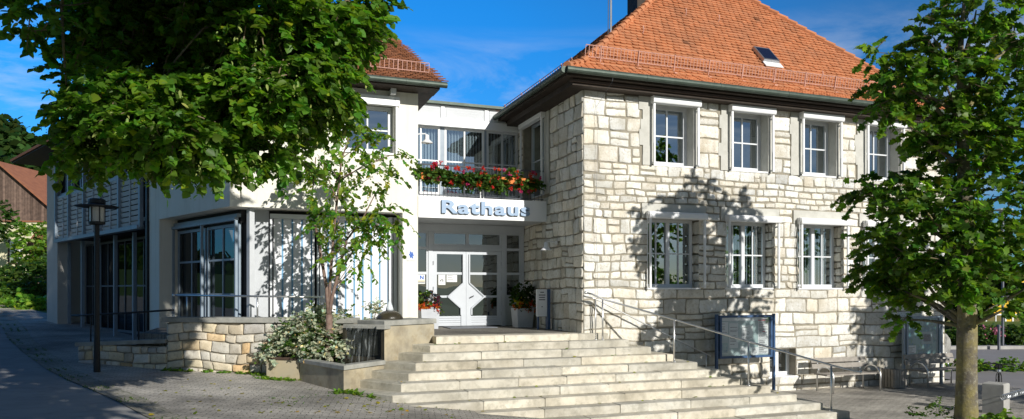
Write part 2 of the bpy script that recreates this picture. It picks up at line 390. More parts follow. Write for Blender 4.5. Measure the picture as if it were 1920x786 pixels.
def window(parent, xf, u0,u1,z0,z1, df, cols=2, rows=2, sash=1, fm='frame', fw=.065, mw=.03, curtain=None, name='window', glass='glass', sill=None, dp=.07, label=None):
    """frame (own mesh) > pane, curtain, sill"""
    f=LMB(xf)
    f.box(u0,u0+fw,df,df+dp,z0,z1); f.box(u1-fw,u1,df,df+dp,z0,z1)
    f.box(u0+fw,u1-fw,df,df+dp,z0,z0+fw*1.2); f.box(u0+fw,u1-fw,df,df+dp,z1-fw,z1)
    a0,a1=u0+fw,u1-fw
    for s in range(sash):
        s0=a0+(a1-a0)*s/sash; s1=a0+(a1-a0)*(s+1)/sash
        if s: f.box(s0-.05,s0+.05,df-.012,df+dp-.003,z0+fw*1.2,z1-fw)
        for c in range(1,cols):
            x=s0+(s1-s0)*c/cols; f.box(x-mw/2,x+mw/2,df+.012,df+.05,z0+fw*1.2,z1-fw)
        for k in range(1,rows):
            z=z0+(z1-z0)*k/rows; f.box(s0+.003,s1-.003,df+.015,df+.048,z-mw/2,z+mw/2)
    F=f.build(name,M[fm],parent)
    if label: F['label']=label
    p=LMB(xf); p.add([(a0-.01,df+.035,z0+.02),(a1+.01,df+.035,z0+.02),(a1+.01,df+.035,z1-.02),(a0-.01,df+.035,z1-.02)],[(0,1,2,3)]); p.build('pane',M[glass],F)
    if curtain:
        c=LMB(xf); n=int((a1-a0)/.085); rr=random.Random(int(u0*100))
        for i in range(n):
            if curtain=='part' and .38<(i/n)<.72: continue
            x=a0+(a1-a0)*(i+.5)/n; t=rr.uniform(.01,.04)
            c.add([(x-.035,df+.17-t,z0+.04),(x+.035,df+.17+t,z0+.04),(x+.035,df+.17+t,z1),(x-.035,df+.17-t,z1)],[(0,1,2,3)])
        c.build('curtain',M['curtain'],F)
    if sill:
        s=LMB(xf); s.box(u0-.05,u1+.05,df-sill,df+.01,z0-.045,z0-.002); s.build('sill',M['white2'],F)
    return F
def biber(mb, O, U, V, N, lo, hi, vmax, w=.18, e=.155, seed=1, base=(1,1,1), var=.09, v0=0, jit=.010):
    """beaver-tail tiles laid in staggered courses, each tile its own little curved slab"""
    r=random.Random(seed); O,U,V,N=map(Vector,(O,U,V,N)); i=0; v=v0
    prof=[(-.5,.20),(-.44,.085),(-.27,.02),(0,0),(.27,.02),(.44,.085),(.5,.20)]
    while v<vmax:
        a,b=lo(v+.05),hi(v+.05); u=a-((i%2)*w/2)-r.uniform(0,.01)
        wavy=lambda uu:.012*noise.noise((uu*.5,v*.4,seed))
        while u<b+w*.4:
            uc=u+w/2
            if a-.09<uc<b+.09:
                tl=r.uniform(-.006,.010); dv=r.uniform(-jit,jit); dn=wavy(uc)
                L=e*1.12; g=.006
                def P(x,y,h): return O+U*(uc+x*(w-g))+V*(v+dv+y*e*1.0)+N*(h+dn)
                top=[P(x,y,.040+tl+x*.006*r.uniform(-1,1)-.020*min(1,y)) for x,y in prof]+[P(.5,1.25,.002),P(-.5,1.25,.002)]
                bot=[P(x,y,.014+tl-.020*min(1,y)) for x,y in prof]
                k=r.uniform(1-var,1+var*.7); h_=r.uniform(-.04,.04); t=(base[0]*k*(1+h_*.4),base[1]*k*(1+h_),base[2]*k*(1+h_*1.6))
                if r.random()<.006: t=tuple(q*.5 for q in t)
                mb.add(top+bot,[tuple(range(9))]+[(j+1,j,9+j,10+j) for j in range(6)],0,t)
            u+=w
        v+=e; i+=1
def snow_guard(parent, a, b, up, out, h=.24, step=.095, post=1.3, foot=(0,0,0)):
    a,b=Vector(a),Vector(b); d=b-a; L=d.length; d.normalize(); up=Vector(up); out=Vector(out)
    m=MB()
    m.tube([a,b],.011,5); m.tube([a+up*h,b+up*h],.011,5)
    n=int(L/step)
    for i in range(n+1):
        p=a+d*(L*i/n); m.tube([p,p+up*h],.008,4)
    k=max(1,round(L/post))
    for i in range(k):
        p=a+d*(L*(i+.4)/k)
        m.tube([p+out*.02+up*(h+.02),p+out*.02-up*.10],.016,5); m.obox(p-d*.04-up*.14-out*.02,d*.08,out*.16-up*.03,up*.03)
    return m.build('snow_guard',M['guard'],parent)
# ================================================================== STONE BUILDING
stoneb=thing('stone_town_hall','rough pale limestone town hall block with orange hipped tile roof','building',(13.2,20.4,0))
XA,XB=7.39,19.0
FX=XF((XA,YS),(1,0),(0,1))
up_w=[(9.28,10.42),(11.55,12.70),(13.80,14.96),(16.02,17.2)]
lo_w=[(9.13,10.58),(11.42,12.85),(13.70,15.16),(15.95,17.4)]
holesM=[(a-.36-XA,b+.16-XA,5.72,7.5) for a,b in up_w]+[(a-XA,b-XA,2.7,4.40) for a,b in lo_w]+[(a-.2-XA,b+.22-XA,4.40,4.78) for a,b in lo_w]+[(12.78-XA,13.62-XA,.38,1.12)]
holesB=[(a-.06-XA,b+.06-XA,5.70,7.30) for a,b in up_w]+[(a-.02-XA,b+.06-XA,2.69,4.43) for a,b in lo_w]+[(12.78-XA,13.62-XA,.38,1.12)]
mb=MB()
zf=[(-.12,.38,.25,.3,.4,.8),(.38,1.12,.30,.40,.40,.8),(1.12,2.7,.28,.42,.38,.85),(2.7,4.40,.17,.28,.24,.55),(4.40,4.78,.17,.20,.25,.5),(4.78,5.72,.155,.20,.22,.50),(5.72,7.5,.26,.40,.30,.62)]
masonry(mb,FX,XB-XA,zf,holesM,11)
# stone reveals inside the lower openings
for a,b in lo_w:
    rx=XF((b+.0,YS+.02),(0,1),(1,0)); masonry(mb,lambda p,rx=rx:rx((p[0],p[1]+.035,p[2])),.40,[(2.7,4.40,.17,.26,.2,.3)],[],int(a*9),hgt=.03,warp=.3)
SXf=XF((XA,YS),(0,1),(1,0))
masonry(mb,SXf,10.0,[(1.55,2.7,.28,.40,.32,.6),(2.7,4.40,.18,.30,.24,.55),(4.40,5.72,.18,.28,.25,.5),(5.72,7.5,.26,.40,.28,.55)],[(17.3-YS,19.3-YS,5.2,7.5)],23)
wall=mb.build('stone_wall',M['stone'],stoneb,sm=True)
b=LMB(FX)
for p,q,a,c in rects(0.012,XB-XA,-.2,7.5,holesB): b.box(p,q,.004,.40,a,c)
b.xf=SXf
for p,q,a,c in rects(.45,10.4,1.0,7.5,[(17.66-YS,19.2-YS,5.2,7.36)]): b.box(p,q,.004,.40,a,c)
b.xf=None
b.box(XB-.4,XB-.003,YS+.44,26,-.2,7.5); b.box(XA+.44,XB-.4,25.6,25.99,-.2,7.5)
b.build('mortar_backing',M['mortar'],stoneb)
b=MB(); b.box(XA+.41,XB-.41,YS+3.0,YS+3.1,0,7.5); b.box(XA+.41,XB-.41,YS+.41,YS+3.0,5.0,5.2); b.box(XA+.41,XB-.41,YS+.41,YS+3.0,2.0,2.1); b.box(XA+.41,XB-.41,YS+.41,YS+3.0,7.4,7.49)
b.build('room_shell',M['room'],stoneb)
# plaster margins round the upper windows and lintel bands over the lower ones
rj=random.Random(4)
for (a,c) in up_w:
    z=5.70; b=MB()
    while z<7.42:
        h=rj.uniform(.2,.4); e=rj.uniform(-.05,.09); g=rj.uniform(-.03,.05); z2=min(7.44,z+h)
        b.box(a-.34-e,a,YS-.030,YS+.36,z,z2); b.box(c,c+.12+g,YS-.030,YS+.36,z,z2); z=z2
    b.box(a,c,YS-.028,YS+.36,7.26,7.44); b.box(a-.05,c+.05,YS-.01,YS+.36,5.60,5.695)
    b.build('plaster_margin',M['plaster'],stoneb)
for a,c in lo_w: b=MB(); b.box(a-.18,c+.2,YS-.034,YS+.3,4.415,4.77); b.build('plaster_lintel',M['plaster'],stoneb)
def blind(parent, a, c, zt, hb, zb, y, rail_gap, curl=False):
    m=MB(); h=hb
    prof=[(0,0),(-.17,0),(-.185,.03),(-.185,h-.05),(-.15,h-.01),(-.09,h),(0,h)]
    vs=[];n=len(prof)
    for x in (a,c): vs+=[(x,y+p,zt-h+q) for p,q in prof]
    m.add(vs,[(i,(i+1)%n,n+(i+1)%n,n+i) for i in range(n)]+[tuple(range(n))[::-1],tuple(range(n,2*n))])
    o=m.build('roller_blind',M['white2'],parent)
    for ri,x in enumerate((a+.03,c-.07)):
        g=MB(); g.box(x,x+.045,y-.135,y-.085,zb,zt-h-.002)
        g.box(x+.008,x+.037,y-.083,y+.02,zb+.02,zb+.06); g.box(x+.008,x+.037,y-.083,y+.02,zt-h-.12,zt-h-.08)
        g.box(x-.012,x-.004,y-.12,y-.10,zb+.5,zt-h-.01)
        if ri or not curl: g.build('guide_rail',M['white2'],o); continue
        m2=[]
        for k in range(9): m2.append((a-.02,y-.12+.035*math.cos(k*.9),zt-.06+.05*math.sin(k*.9)))
        g.tube(m2,.012,6); g.tube([(a-.02,y-.1,zt-.1),(a-.02,y-.1,zb)],.009,5)
        g.build('guide_rail',M['white2'],o)
    return o
for i,(a,c) in enumerate(up_w):
    window(stoneb,None,a,c,5.74,7.26,YS+.27,2,2,1,'frame',.10,.036,None,sill=.30)
    blind(stoneb,a-.10,c+.12,7.40,.20,5.72,YS-.02,.1)
for i,(a,c) in enumerate(lo_w):
    window(stoneb,None,a,c,2.72,4.42,YS+.27,2,2,2,'frame',.075,.034,('part','full','full','full')[i] if i else None,sill=.30)
    blind(stoneb,a-.07,c+.13,4.57,.17,2.70,YS-.04,.1,True)
window(stoneb,None,12.78,13.62,.40,1.12,YS+.25,1,1,2,'white',.07,.03,None,name='cellar_window',sill=.26)
# side window beside the balcony
def SD(p): return (XA+p[1],YS+p[0],p[2])
window(stoneb,SD,17.66-YS,19.18-YS,5.22,7.36,.22,1,2,2,'doorgrey',.07,.03,None,name='balcony_door',dp=.07)
g=MB(); g.box(XA-.16,XA-.01,17.55,19.25,7.24,7.42); g.box(XA-.13,XA-.09,17.60,17.65,5.2,7.238); g.box(XA-.13,XA-.09,19.14,19.19,5.2,7.238); g.build('roller_blind',M['white2'],stoneb)
g=MB(); g.box(XA-.028,XA+.2,17.34,17.658,5.2,7.44); g.build('plaster_margin',M['plaster'],stoneb)
# roof
EZ0=7.66; EY=14.75; EXL=6.70; EXR=19.75; BY=15.6; BZ=8.07; BXL=7.49; BXR=18.98; AP=Vector((13.8,20.46,13.42)); YB=26.17; BYB=25.3
rm=MB()
def slab(pts): # thin sheathing below the tiles
    n=len(pts); rm.add([(x,y,z-.01) for x,y,z in pts]+[(x,y,z-.07) for x,y,z in pts],[tuple(range(n)),tuple(range(n,2*n))[::-1]]+[(i,(i+1)%n,n+(i+1)%n,n+i) for i in range(n)])
c0,c1,c2,c3=(EXL,EY,EZ0),(EXR,EY,EZ0),(EXR,YB,EZ0),(EXL,YB,EZ0)
d0,d1,d2,d3=(BXL,BY,BZ),(BXR,BY,BZ),(BXR,BYB,BZ),(BXL,BYB,BZ)
for q in ((c0,c1,d1,d0),(c1,c2,d2,d1),(c2,c3,d3,d2),(c3,c0,d0,d3),(d0,d1,AP),(d1,d2,AP),(d2,d3,AP),(d3,d0,AP)): slab([tuple(p) for p in q])
roof=rm.build('roof',M['tile'],stoneb)
tm=MB()
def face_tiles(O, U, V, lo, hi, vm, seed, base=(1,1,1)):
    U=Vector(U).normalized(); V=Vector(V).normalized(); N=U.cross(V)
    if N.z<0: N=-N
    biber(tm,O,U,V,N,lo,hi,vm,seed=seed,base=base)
vs_=Vector((0,BY-EY,BZ-EZ0)); Ls=vs_.length
face_tiles((0,EY,EZ0),(1,0,0),vs_,lambda v:EXL+(BXL-EXL)*v/Ls,lambda v:EXR+(BXR-EXR)*v/Ls,Ls-.05,1)
vm=Vector((0,AP.y-BY,AP.z-BZ)); Lm=vm.length
face_tiles((0,BY,BZ),(1,0,0),vm,lambda v:BXL+(AP.x-BXL)*v/Lm,lambda v:BXR+(AP.x-BXR)*v/Lm,Lm,2)
vl=Vector((BXL-EXL,0,BZ-EZ0)); Ll=vl.length
face_tiles((EXL,0,EZ0),(0,1,0),vl,lambda v:EY+(BY-EY)*v/Ll,lambda v:YB+(BYB-YB)*v/Ll,Ll-.05,3,(.6,.6,.6))  # left slope, skirt and main: its shade put into a darker tile tint
vl2=Vector((AP.x-BXL,0,AP.z-BZ)); Ll2=vl2.length
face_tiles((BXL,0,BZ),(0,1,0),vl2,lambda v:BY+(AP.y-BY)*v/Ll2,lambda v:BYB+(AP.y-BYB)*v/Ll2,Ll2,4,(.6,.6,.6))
# hip tiles
def hips(mb, pts, r=.10, step=.33, base=(1,1,1)):
    for p,q in zip(pts,pts[1:]):
        p,q=Vector(p),Vector(q); L=(q-p).length; n=max(1,int(L/step))
        for i in range(n):
            a=p.lerp(q,i/n); b=p.lerp(q,(i+1.12)/n); k=rnd.uniform(.85,1.1)
            mb.tube([a+Vector((0,0,.015)),b-Vector((0,0,.02))],[r,r*.85],8,tint=tuple(k*x for x in base))
hips(tm,[(EXL+.02,EY+.02,EZ0+.03),(BXL,BY,BZ+.03),(AP.x,AP.y,AP.z+.04)])
hips(tm,[(EXR-.02,EY+.02,EZ0+.03),(BXR,BY,BZ+.03),(AP.x,AP.y,AP.z+.04)])
tm.build('roof_tiles',M['tile'],roof)
# snow guards
nf=Vector((0,-(BZ-EZ0),BY-EY)).normalized()
snow_guard(stoneb,(7.62,15.70,8.30),(19.0,15.70,8.30),Vector((0,-.20,.98)),Vector((0,-.98,-.2)),h=.27,post=1.03)
snow_guard(stoneb,(7.45,16.0,8.16),(7.45,24.5,8.16),Vector((-.25,0,.97)),Vector((-1,0,-.2)),h=.18,step=.16,post=1.4)
# gutter
def gutter(parent, a, b, r=.075, step=1.9):
    m=MB(); a,b=Vector(a),Vector(b); L=(b-a).length; m.tube([a,b],r,12); n=int(L/step)
    for i in range(1,n+1):
        p=a.lerp(b,i/(n+.4)); d=(b-a).normalized()*.02; m.tube([p-d,p+d],r+.006,12)
    return m.build('gutter',M['gutter'],parent)
gutter(stoneb,(EXL-.02,EY-.06,EZ0-.055),(EXR,EY-.06,EZ0-.055)); gutter(stoneb,(EXL-.06,EY-.02,EZ0-.055),(EXL-.06,YB,EZ0-.055))
m=MB(); m.box(EXL+.03,EXR-.03,EY+.03,EY+.40,7.50,7.585); m.box(EXL+.03,EXL+.40,EY+.402,YB-.1,7.50,7.585)
m.box(EXL+.26,EXR-.26,EY+.24,YS+.3,7.36,7.498); m.box(EXL+.26,XA+.3,YS+.302,YB-.3,7.36,7.498); m.build('eaves_boxing',M['darkwood'],stoneb)
m=MB(); m.box(EXL+.2,EXR-.2,EY+.17,EY+.238,7.42,7.475); m.build('eaves_moulding',M['trimwood'],stoneb)
# skylight on the front slope
def onroof(x,y,h=0):
    n=Vector((0,-1.1,1)).normalized(); return Vector((x,y,1.1*y-9.09))+n*h
m=MB(); a=onroof(13.42,16.42,.03)
vy=Vector((0,.46,.506)); m.obox(a,Vector((.54,0,0)),vy,Vector((0,-1.1,1)).normalized()*.10); sk=m.build('skylight',M['galv'],stoneb)
m=MB(); m.obox(onroof(13.465,16.46,.125),Vector((.45,0,0)),vy*.82,Vector((0,-1.1,1)).normalized()*.012); m.build('skylight_pane',M['skylight'],sk)
m=MB(); m.obox(onroof(13.40,16.27,.045),Vector((.60,0,0)),vy*.32,Vector((0,-1.1,1)).normalized()*.02); m.build('flashing',M['white2'],sk)
m=MB()
for x,y in ((11.9,17.9),(13.0,17.85),(15.2,16.1),(9.9,16.9)):
    p=onroof(x,y,.03); m=MB(); m.tube([p,p+Vector((0,-.05,.10)),p+Vector((0,-.02,.20))],.014,5); m.build('roof_hook',M['guard'],stoneb)
m=MB(); m.tube([(9.75,18.4,9.75),(9.75,18.4,12.6)],.035,8); m.tube([(9.55,18.2,9.5),(9.62,18.3,11.4),(9.72,18.35,12.4)],.014,5); m.tube([(9.5,18.2,9.55),(9.6,18.1,9.45),(9.75,18.3,9.7)],.014,5); m.tube([(9.5,18.4,12.1),(10.0,18.4,12.1)],.016,5); m.tube([(9.45,18.4,11.8),(10.05,18.4,11.8)],.016,5)
m.build('aerial_mast',M['galv'],stoneb)
m=MB(); m.box(10.9,11.5,18.9,19.5,10.2,12.4); m.build('chimney',M['darkwood'],stoneb)
m=MB(); pts=[(7.86,14.68,7.7),(7.84,14.72,7.45),(7.72,YS-.06,7.0)]+[(7.70+.02*math.sin(k),YS-.09,6.8-k*.5) for k in range(11)]; m.tube(pts,.0035,4); m.build('lightning_cable',M['bars'],stoneb)
# ================================================================== WHITE BUILDING (left)
wb=thing('white_office_building','cream rendered building with brown tile roof and overhanging upper floor','building',(0,21,0))
PC=Vector((-.4,17.53)); UA=Vector((-.43,.9)).normalized(); DA=Vector((UA.y,-UA.x))
AX=XF(PC,UA,DA)                                  # angled wall and wing share this line
YF=17.53; XR=3.94; ZS=4.56; ZE=7.52
wh=[(2.12,3.34,5.98,7.18)]
m=LMB()
for p,q,a,c in rects(-.15,XR,ZS,ZE,wh): m.box(p,q,YF,YF+.36,a,c)
m.box(XR-.36,XR-.001,YF+.361,25,ZS,ZE+.6)
pm=MB(); pm.box(3.555,XR-.002,YF+.002,19.3,.7,ZS+.05); pm.box(3.30,3.9,19.301,25,.7,ZS+.04); pm.build('pier',M['render'],wb)
m.xf=AX; m.box(.0,5.04,0,.36,ZS+.001,ZE); wbw=m.build('wall',M['render'],wb)
m=LMB(AX); m.box(4.30,5.03,.004,.95,.9,ZS+.05); m.build('pier',M['render'],wb)
m=MB(); m.prism([(-.38,17.55),(3.92,17.55),(3.9,24.5),(-2.0,24.5),(-2.45,21.98)],ZS+.004,ZS+.16); m.build('soffit',M['render'],wb)
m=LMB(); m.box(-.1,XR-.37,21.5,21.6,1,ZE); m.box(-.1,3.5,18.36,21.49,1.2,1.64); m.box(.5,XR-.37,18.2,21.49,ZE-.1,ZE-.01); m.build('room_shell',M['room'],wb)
window(wb,None,2.14,3.32,6.0,7.16,YF+.2,2,2,1,'frame',.09,.035,None,sill=.24)
m=MB(); m.box(2.0,3.46,YF-.12,YF-.01,7.14,7.36); o=m.build('roller_blind',M['white2'],wb)
m=MB(); m.box(2.03,2.08,YF-.09,YF-.04,5.95,7.138); m.build('guide_rail',M['white2'],o); m=MB(); m.box(3.37,3.42,YF-.09,YF-.04,5.95,7.138); m.build('guide_rail',M['white2'],o)
# ground floor shop front: grey panel, striped vertical awnings in their rails
m=MB(); m.box(-.02,.46,18.15,18.3,1.2,ZS); m.build('column_panel',M['panelgrey'],wb)
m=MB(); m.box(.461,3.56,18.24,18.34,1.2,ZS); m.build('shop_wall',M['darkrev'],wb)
def awning(x0,x1):
    b=MB(); n=int(round((x1-x0)/.2)); 
    for i in range(n):
        a=x0+(x1-x0)*i/n; c=x0+(x1-x0)*(i+1)/n; s=.022
        b.add([(a+s,18.10,1.75),(c-s,18.098,1.75),(c-s,18.098,4.36),(a+s,18.10,4.36)],[(0,1,2,3)],0)
        b.add([(c-s,18.099,1.75),(c+s,18.099,1.75),(c+s,18.099,4.36),(c-s,18.099,4.36)],[(0,1,2,3)],1)
    o=b.build('striped_awning',[M['stripe'],M['stripeblue']],wb)
    r=MB(); r.box(x0-.06,x1+.06,17.98,18.16,4.365,4.47)
    for x in (x0-.06,x1+.01): r.box(x,x+.05,18.02,18.09,1.7,4.364)
    r.build('awning_frame',M['frame'],o)
awning(.54,1.44); awning(1.62,3.30)
m=MB(); m.box(3.34,3.42,18.12,18.2,1.7,4.5); m.box(3.45,3.54,18.16,18.22,1.7,4.5); m.build('frame_post',M['frame'],wb)
# angled shop window
SWX=XF((.02,17.75),UA,DA)
for a,c in ((.55,2.35),(2.45,4.25)):
    window(wb,SWX,a,c,1.70,4.25,.0,2,3,1,'bluegrey',.07,.05,None,name='shop_window',glass='glassdark')
m=LMB(SWX)
for x in (.46,2.40,4.27): m.box(x-.03,x+.03,-.14,-.08,1.7,4.34)
m.box(.43,4.30,-.16,-.06,4.30,4.37); m.box(.43,4.30,-.1,0,4.38,4.46); m.build('awning_frame',M['bluegrey'],wb)
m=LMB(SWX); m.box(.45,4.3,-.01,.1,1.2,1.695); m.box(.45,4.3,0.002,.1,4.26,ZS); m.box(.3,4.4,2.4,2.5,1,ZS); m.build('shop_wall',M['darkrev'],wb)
m=LMB(SWX); m.box(-.05,.10,-.02,.10,1.3,ZS); m.build('column_panel',M['panelgrey'],wb)
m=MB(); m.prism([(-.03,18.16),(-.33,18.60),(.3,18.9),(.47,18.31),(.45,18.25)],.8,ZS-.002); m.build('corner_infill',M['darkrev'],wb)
# wing
WX=lambda t:t+5.04
m=LMB(AX); m.box(WX(9.25),WX(10.7),0,.5,.8,ZE); m.box(WX(10.2),WX(10.7),.501,7,.8,ZE); m.build('end_wall',M['render_grey'],wb); m=LMB(AX)
m.box(WX(-.02),WX(9.25),.06,.3,4.62,4.72); m.build('wing_lintel',M['render_grey'],wb)
m=LMB(AX)
for k in range(5):
    a=WX(.62+k*1.74); bq=a+1.62
    z=4.50
    while z<5.95:
        m.obox((a,.0,z),(1.62,0,0),(0,-.035,.115),(0,.02,.006)); z+=.155
    m.box(a+.78,a+.84,-.05,-.032,4.5,5.95)
m.build('slat_panel',M['panelgrey'],wb)
m=LMB(AX)
for t in (.5,2.30,4.05,5.80,7.55,9.2): m.box(WX(t)-.06,WX(t)+.06,-.10,.0,4.42,ZE); m.box(WX(t)-.045,WX(t)+.045,.32,.42,.9,4.4)
m.box(WX(.55),WX(9.15),-.14,.06,4.38,4.49); m.box(WX(.55),WX(9.15),-.03,.07,5.97,6.06); m.build('wing_frame',M['bluegrey'],wb)
for k in range(5):
    a=WX(.62+k*1.74); window(wb,AX,a,a+1.6,6.07,7.3,.05,2,1,1,'bluegrey',.07,.04,None,name='wing_window',glass='glassdark')
    window(wb,AX,a,a+1.6,1.25,4.35,.9,2,2,1,'bars',.07,.05,None,name='wing_window',glass='glassdark')
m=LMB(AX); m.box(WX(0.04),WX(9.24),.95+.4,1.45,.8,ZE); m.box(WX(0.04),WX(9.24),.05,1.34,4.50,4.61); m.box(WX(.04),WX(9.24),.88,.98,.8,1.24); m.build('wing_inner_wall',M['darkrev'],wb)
m=LMB(AX); m.box(5.045,5.16,-.06,.2,.9,ZE); m.build('downpipe',M['blackmetal'],wb)
# roofs of the white building
sl=.518; RY=21.97; ey=16.93; ez=7.66
m=MB(); ex=4.47
def rs(pts,th=.09):
    n=len(pts); m.add(list(pts)+[(x,y,z-th) for x,y,z in pts],[tuple(range(n)),tuple(range(n,2*n))[::-1]]+[(i,(i+1)%n,n+(i+1)%n,n+i) for i in range(n)])
rz=ez+sl*(RY-ey)
rs([(-1.6,ey,ez-.02),(ex,ey,ez-.02),(ex-.15,RY,rz-.02),(-1.6,RY,rz-.02)]); rs([(-1.6,RY,rz-.021),(ex-.15,RY,rz-.021),(ex-.2,RY+5,ez),(-1.6,RY+5,ez)])
A_=lambda u,d,z:(*(PC+UA*u+DA*d),z)
rs([A_(-.5,-.95,ez-.025),A_(16.9,-.95,ez-.025),A_(16.9,3.6,ez+1.9),A_(3.6,3.6,ez+1.9)]); rs([A_(3.6,3.6,ez+1.899),A_(16.9,3.6,ez+1.899),A_(16.9,6,ez),A_(5.5,6,ez)])
wr=m.build('roof',M['tile_br'],wb)
tm=MB(); V=Vector((0,1,sl)).normalized(); Lw=math.hypot(RY-ey,rz-ez)
biber(tm,(0,ey,ez),Vector((1,0,0)),V,Vector((0,-sl,1)).normalized(),lambda v:-1.6,lambda v:ex-.15*v/Lw,Lw,seed=9,base=(1,1,1),var=.3)
hips(tm,[(-1.6,RY,rz+.02),(ex-.1,RY,rz+.02)],.09)
tm.build('roof_tiles',M['tile_br'],wr)
# gable infill to the right of the front roof
m=MB(); m.add([(XR-.002,YF,ZE),(XR-.002,RY,rz-.1),(XR-.002,25,ZE),(XR-.3,YF,ZE),(XR-.3,RY,rz-.1),(XR-.3,25,ZE)],[(0,2,1),(3,4,5),(0,1,4,3),(1,2,5,4)]); m.build('gable',M['render'],wb)
gutter(wb,(-1.4,ey-.07,ez-.06),(ex+.03,ey-.07,ez-.06),.07,2.2)
m=MB(); m.box(-1.0,ex-.12,ey+.02,YF+.1,ZE-.005,ZE+.06); m.box(XR+.002,ex-.14,YF+.1,24,ZE-.004,ZE+.05); m.build('eaves_boxing',M['darkwood'],wb)
m=LMB(AX); m.box(0.2,16.9,-.9,.1,ZE-.02,ZE+.07); m.build('eaves_boxing',M['darkwood'],wb)
for x in (2.2,3.28,1.1): m=MB(); m.box(x-.06,x+.06,ey+.30,YF-.001,ZE-.14,ZE-.006); m.build('rafter_end',M['white'],wb)
snow_guard(wb,(-1.0,ey+.75,ez+.46),(4.25,ey+.75,ez+.46),Vector((0,-.15,.99)),Vector((0,-.99,-.15)),h=.22,step=.11,post=1.2)
m=MB(); m.box(3.35,3.75,RY-.9,RY-.5,rz-.7,rz+.75); m.build('chimney',M['tile_br'],wb)
m=MB()
for x,y in ((2.6,20.0),(3.6,20.6)): m.tube([(x,y,ez+sl*(y-ey)+.02),(x,y-.03,ez+sl*(y-ey)+.2)],.014,5)
m.build('roof_hook',M['guard'],wb)
# ================================================================== LINK with entrance
lk=thing('glazed_entrance_link','low white glazed link with balcony and entrance between the two buildings','building',(5.6,19.2,0))
YU=19.55; X0,X1=XR+.004,7.36
m=MB(); m.box(X0,X1+.05,YU,YU+.25,7.44,7.82); m.box(X0,X1+.05,YU+.05,YU+.3,5.0,5.32); m.build('wall',M['panelgrey'],lk)
m=MB()
for a,c in ((X0,5.03),(5.16,6.31),(6.44,7.34)):
    z=7.465
    while z<7.78: m.obox((a+.03,YU-.001,z),(c-a-.06,0,0),(0,-.016,.062),(0,.012,.004)); z+=.066
m.build('slat_panel',M['frame'],lk)
m=MB(); m.box(X0,X1+.04,YU-.10,YU+.2,7.22,7.435); 
for x in (5.095,6.375): m.box(x-.055,x+.055,YU-.03,YU-.002,7.437,7.81)
m.box(X0,X1+.04,YU-.032,YU-.001,7.782,7.82); m.build('fascia',M['white2'],lk)
m=MB(); m.box(X0-.02,X1+.1,YU-.14,24,7.825,7.90); m.build('roof',M['gutter'],lk)
for a,c in ((X0,5.03),(5.16,6.33),(6.40,7.35)):
    window(lk,None,a,c,5.325,7.215,YU+.05,2,2,1,'white' if a<6 else 'frame',.055,.04,'full',dp=.08)
m=MB(); 
for x,w in ((5.095,.13),(6.365,.07)): m.box(x-w/2+.002,x+w/2-.002,YU+.06,YU+.15,5.33,7.21)
m.build('mullion',M['bluegrey'],lk)
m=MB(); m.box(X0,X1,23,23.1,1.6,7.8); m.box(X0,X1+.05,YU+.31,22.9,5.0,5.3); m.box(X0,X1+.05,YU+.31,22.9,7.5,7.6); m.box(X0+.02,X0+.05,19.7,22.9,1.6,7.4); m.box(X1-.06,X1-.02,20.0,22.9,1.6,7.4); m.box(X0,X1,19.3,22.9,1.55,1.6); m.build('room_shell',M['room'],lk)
# balcony deck with the lettered fascia
m=MB(); m.box(X0,XA-.012,YF+.03,YU+.04,4.47,4.985); m.build('balcony_deck',M['panelgrey'],lk)
# balcony railing
rail=MB(); zb,zt=5.05,5.80; yy=YF+.10
rail.tube([(X0+.03,yy,zt),(XA-.05,yy,zt)],.02,6); rail.tube([(X0+.03,yy,zb),(XA-.05,yy,zb)],.012,6); rail.tube([(X0+.03,yy,zb),(X0+.03,yy,zt)],.02,6)
n=32
for i in range(n+1):
    x=X0+.05+(XA-.1-X0-.05)*i/n
    if abs(x-5.62)>.10: rail.tube([(x,yy,4.985),(x,yy,zt)],.0075,5)
br=rail.build('balcony_railing',M['bars'],lk)
d=MB()
for s in (-1,1): d.tube([(5.62+s*.04,yy-.03,4.985),(5.62+s*.04,yy-.03,5.28),(5.62+s*.19,yy-.03,5.44)],.018,6)
d.tube([(5.62,yy-.03,5.40),(5.62,yy-.03,5.52)],.03,6); d.build('railing_ornament',M['white2'],br)
# entrance front
YD=19.12; ZT=1.65
m=MB(); m.box(X0,XA-.03,YD-.02,YD+.10,4.26,4.465); m.box(4.585,4.70,YD,YD+.12,ZT,4.258); m.box(6.69,6.80,YD,YD+.12,ZT,4.258); m.box(X0,4.05,YD,YD+.1,ZT,4.258); m.box(7.28,XA-.03,YD,YD+.1,ZT,4.258)
m.box(4.702,6.688,YD+.005,YD+.10,3.75,3.86)
m.build('entrance_frame',M['doorgrey'],lk)
window(lk,None,4.702,6.688,3.862,4.258,YD+.03,2,1,1,'doorgrey',.05,.09,None,name='transom_window',glass='glass2')
for a,c in ((4.052,4.583),(6.802,7.278)):
    f=window(lk,None,a,c,2.46 if a>6 else ZT+.02,4.258,YD+.03,1,1,1,'doorgrey',.05,.05,None,name='side_light',glass='glass2')
    for z in (3.80,3.12,2.47): g=MB(); g.box(a+.052,c-.052,YD+.026,YD+.062,z-.035,z+.035); g.build('crossbar',M['doorgrey'],f)
    g=MB()
    if a>6: g.box(a,c,YD+.035,YD+.09,ZT+.01,2.458); g.box(a+.1,c-.1,YD+.02,YD+.034,2.30,2.36)
    if a>6: g.build('lower_panel',M['doorgrey'],f)
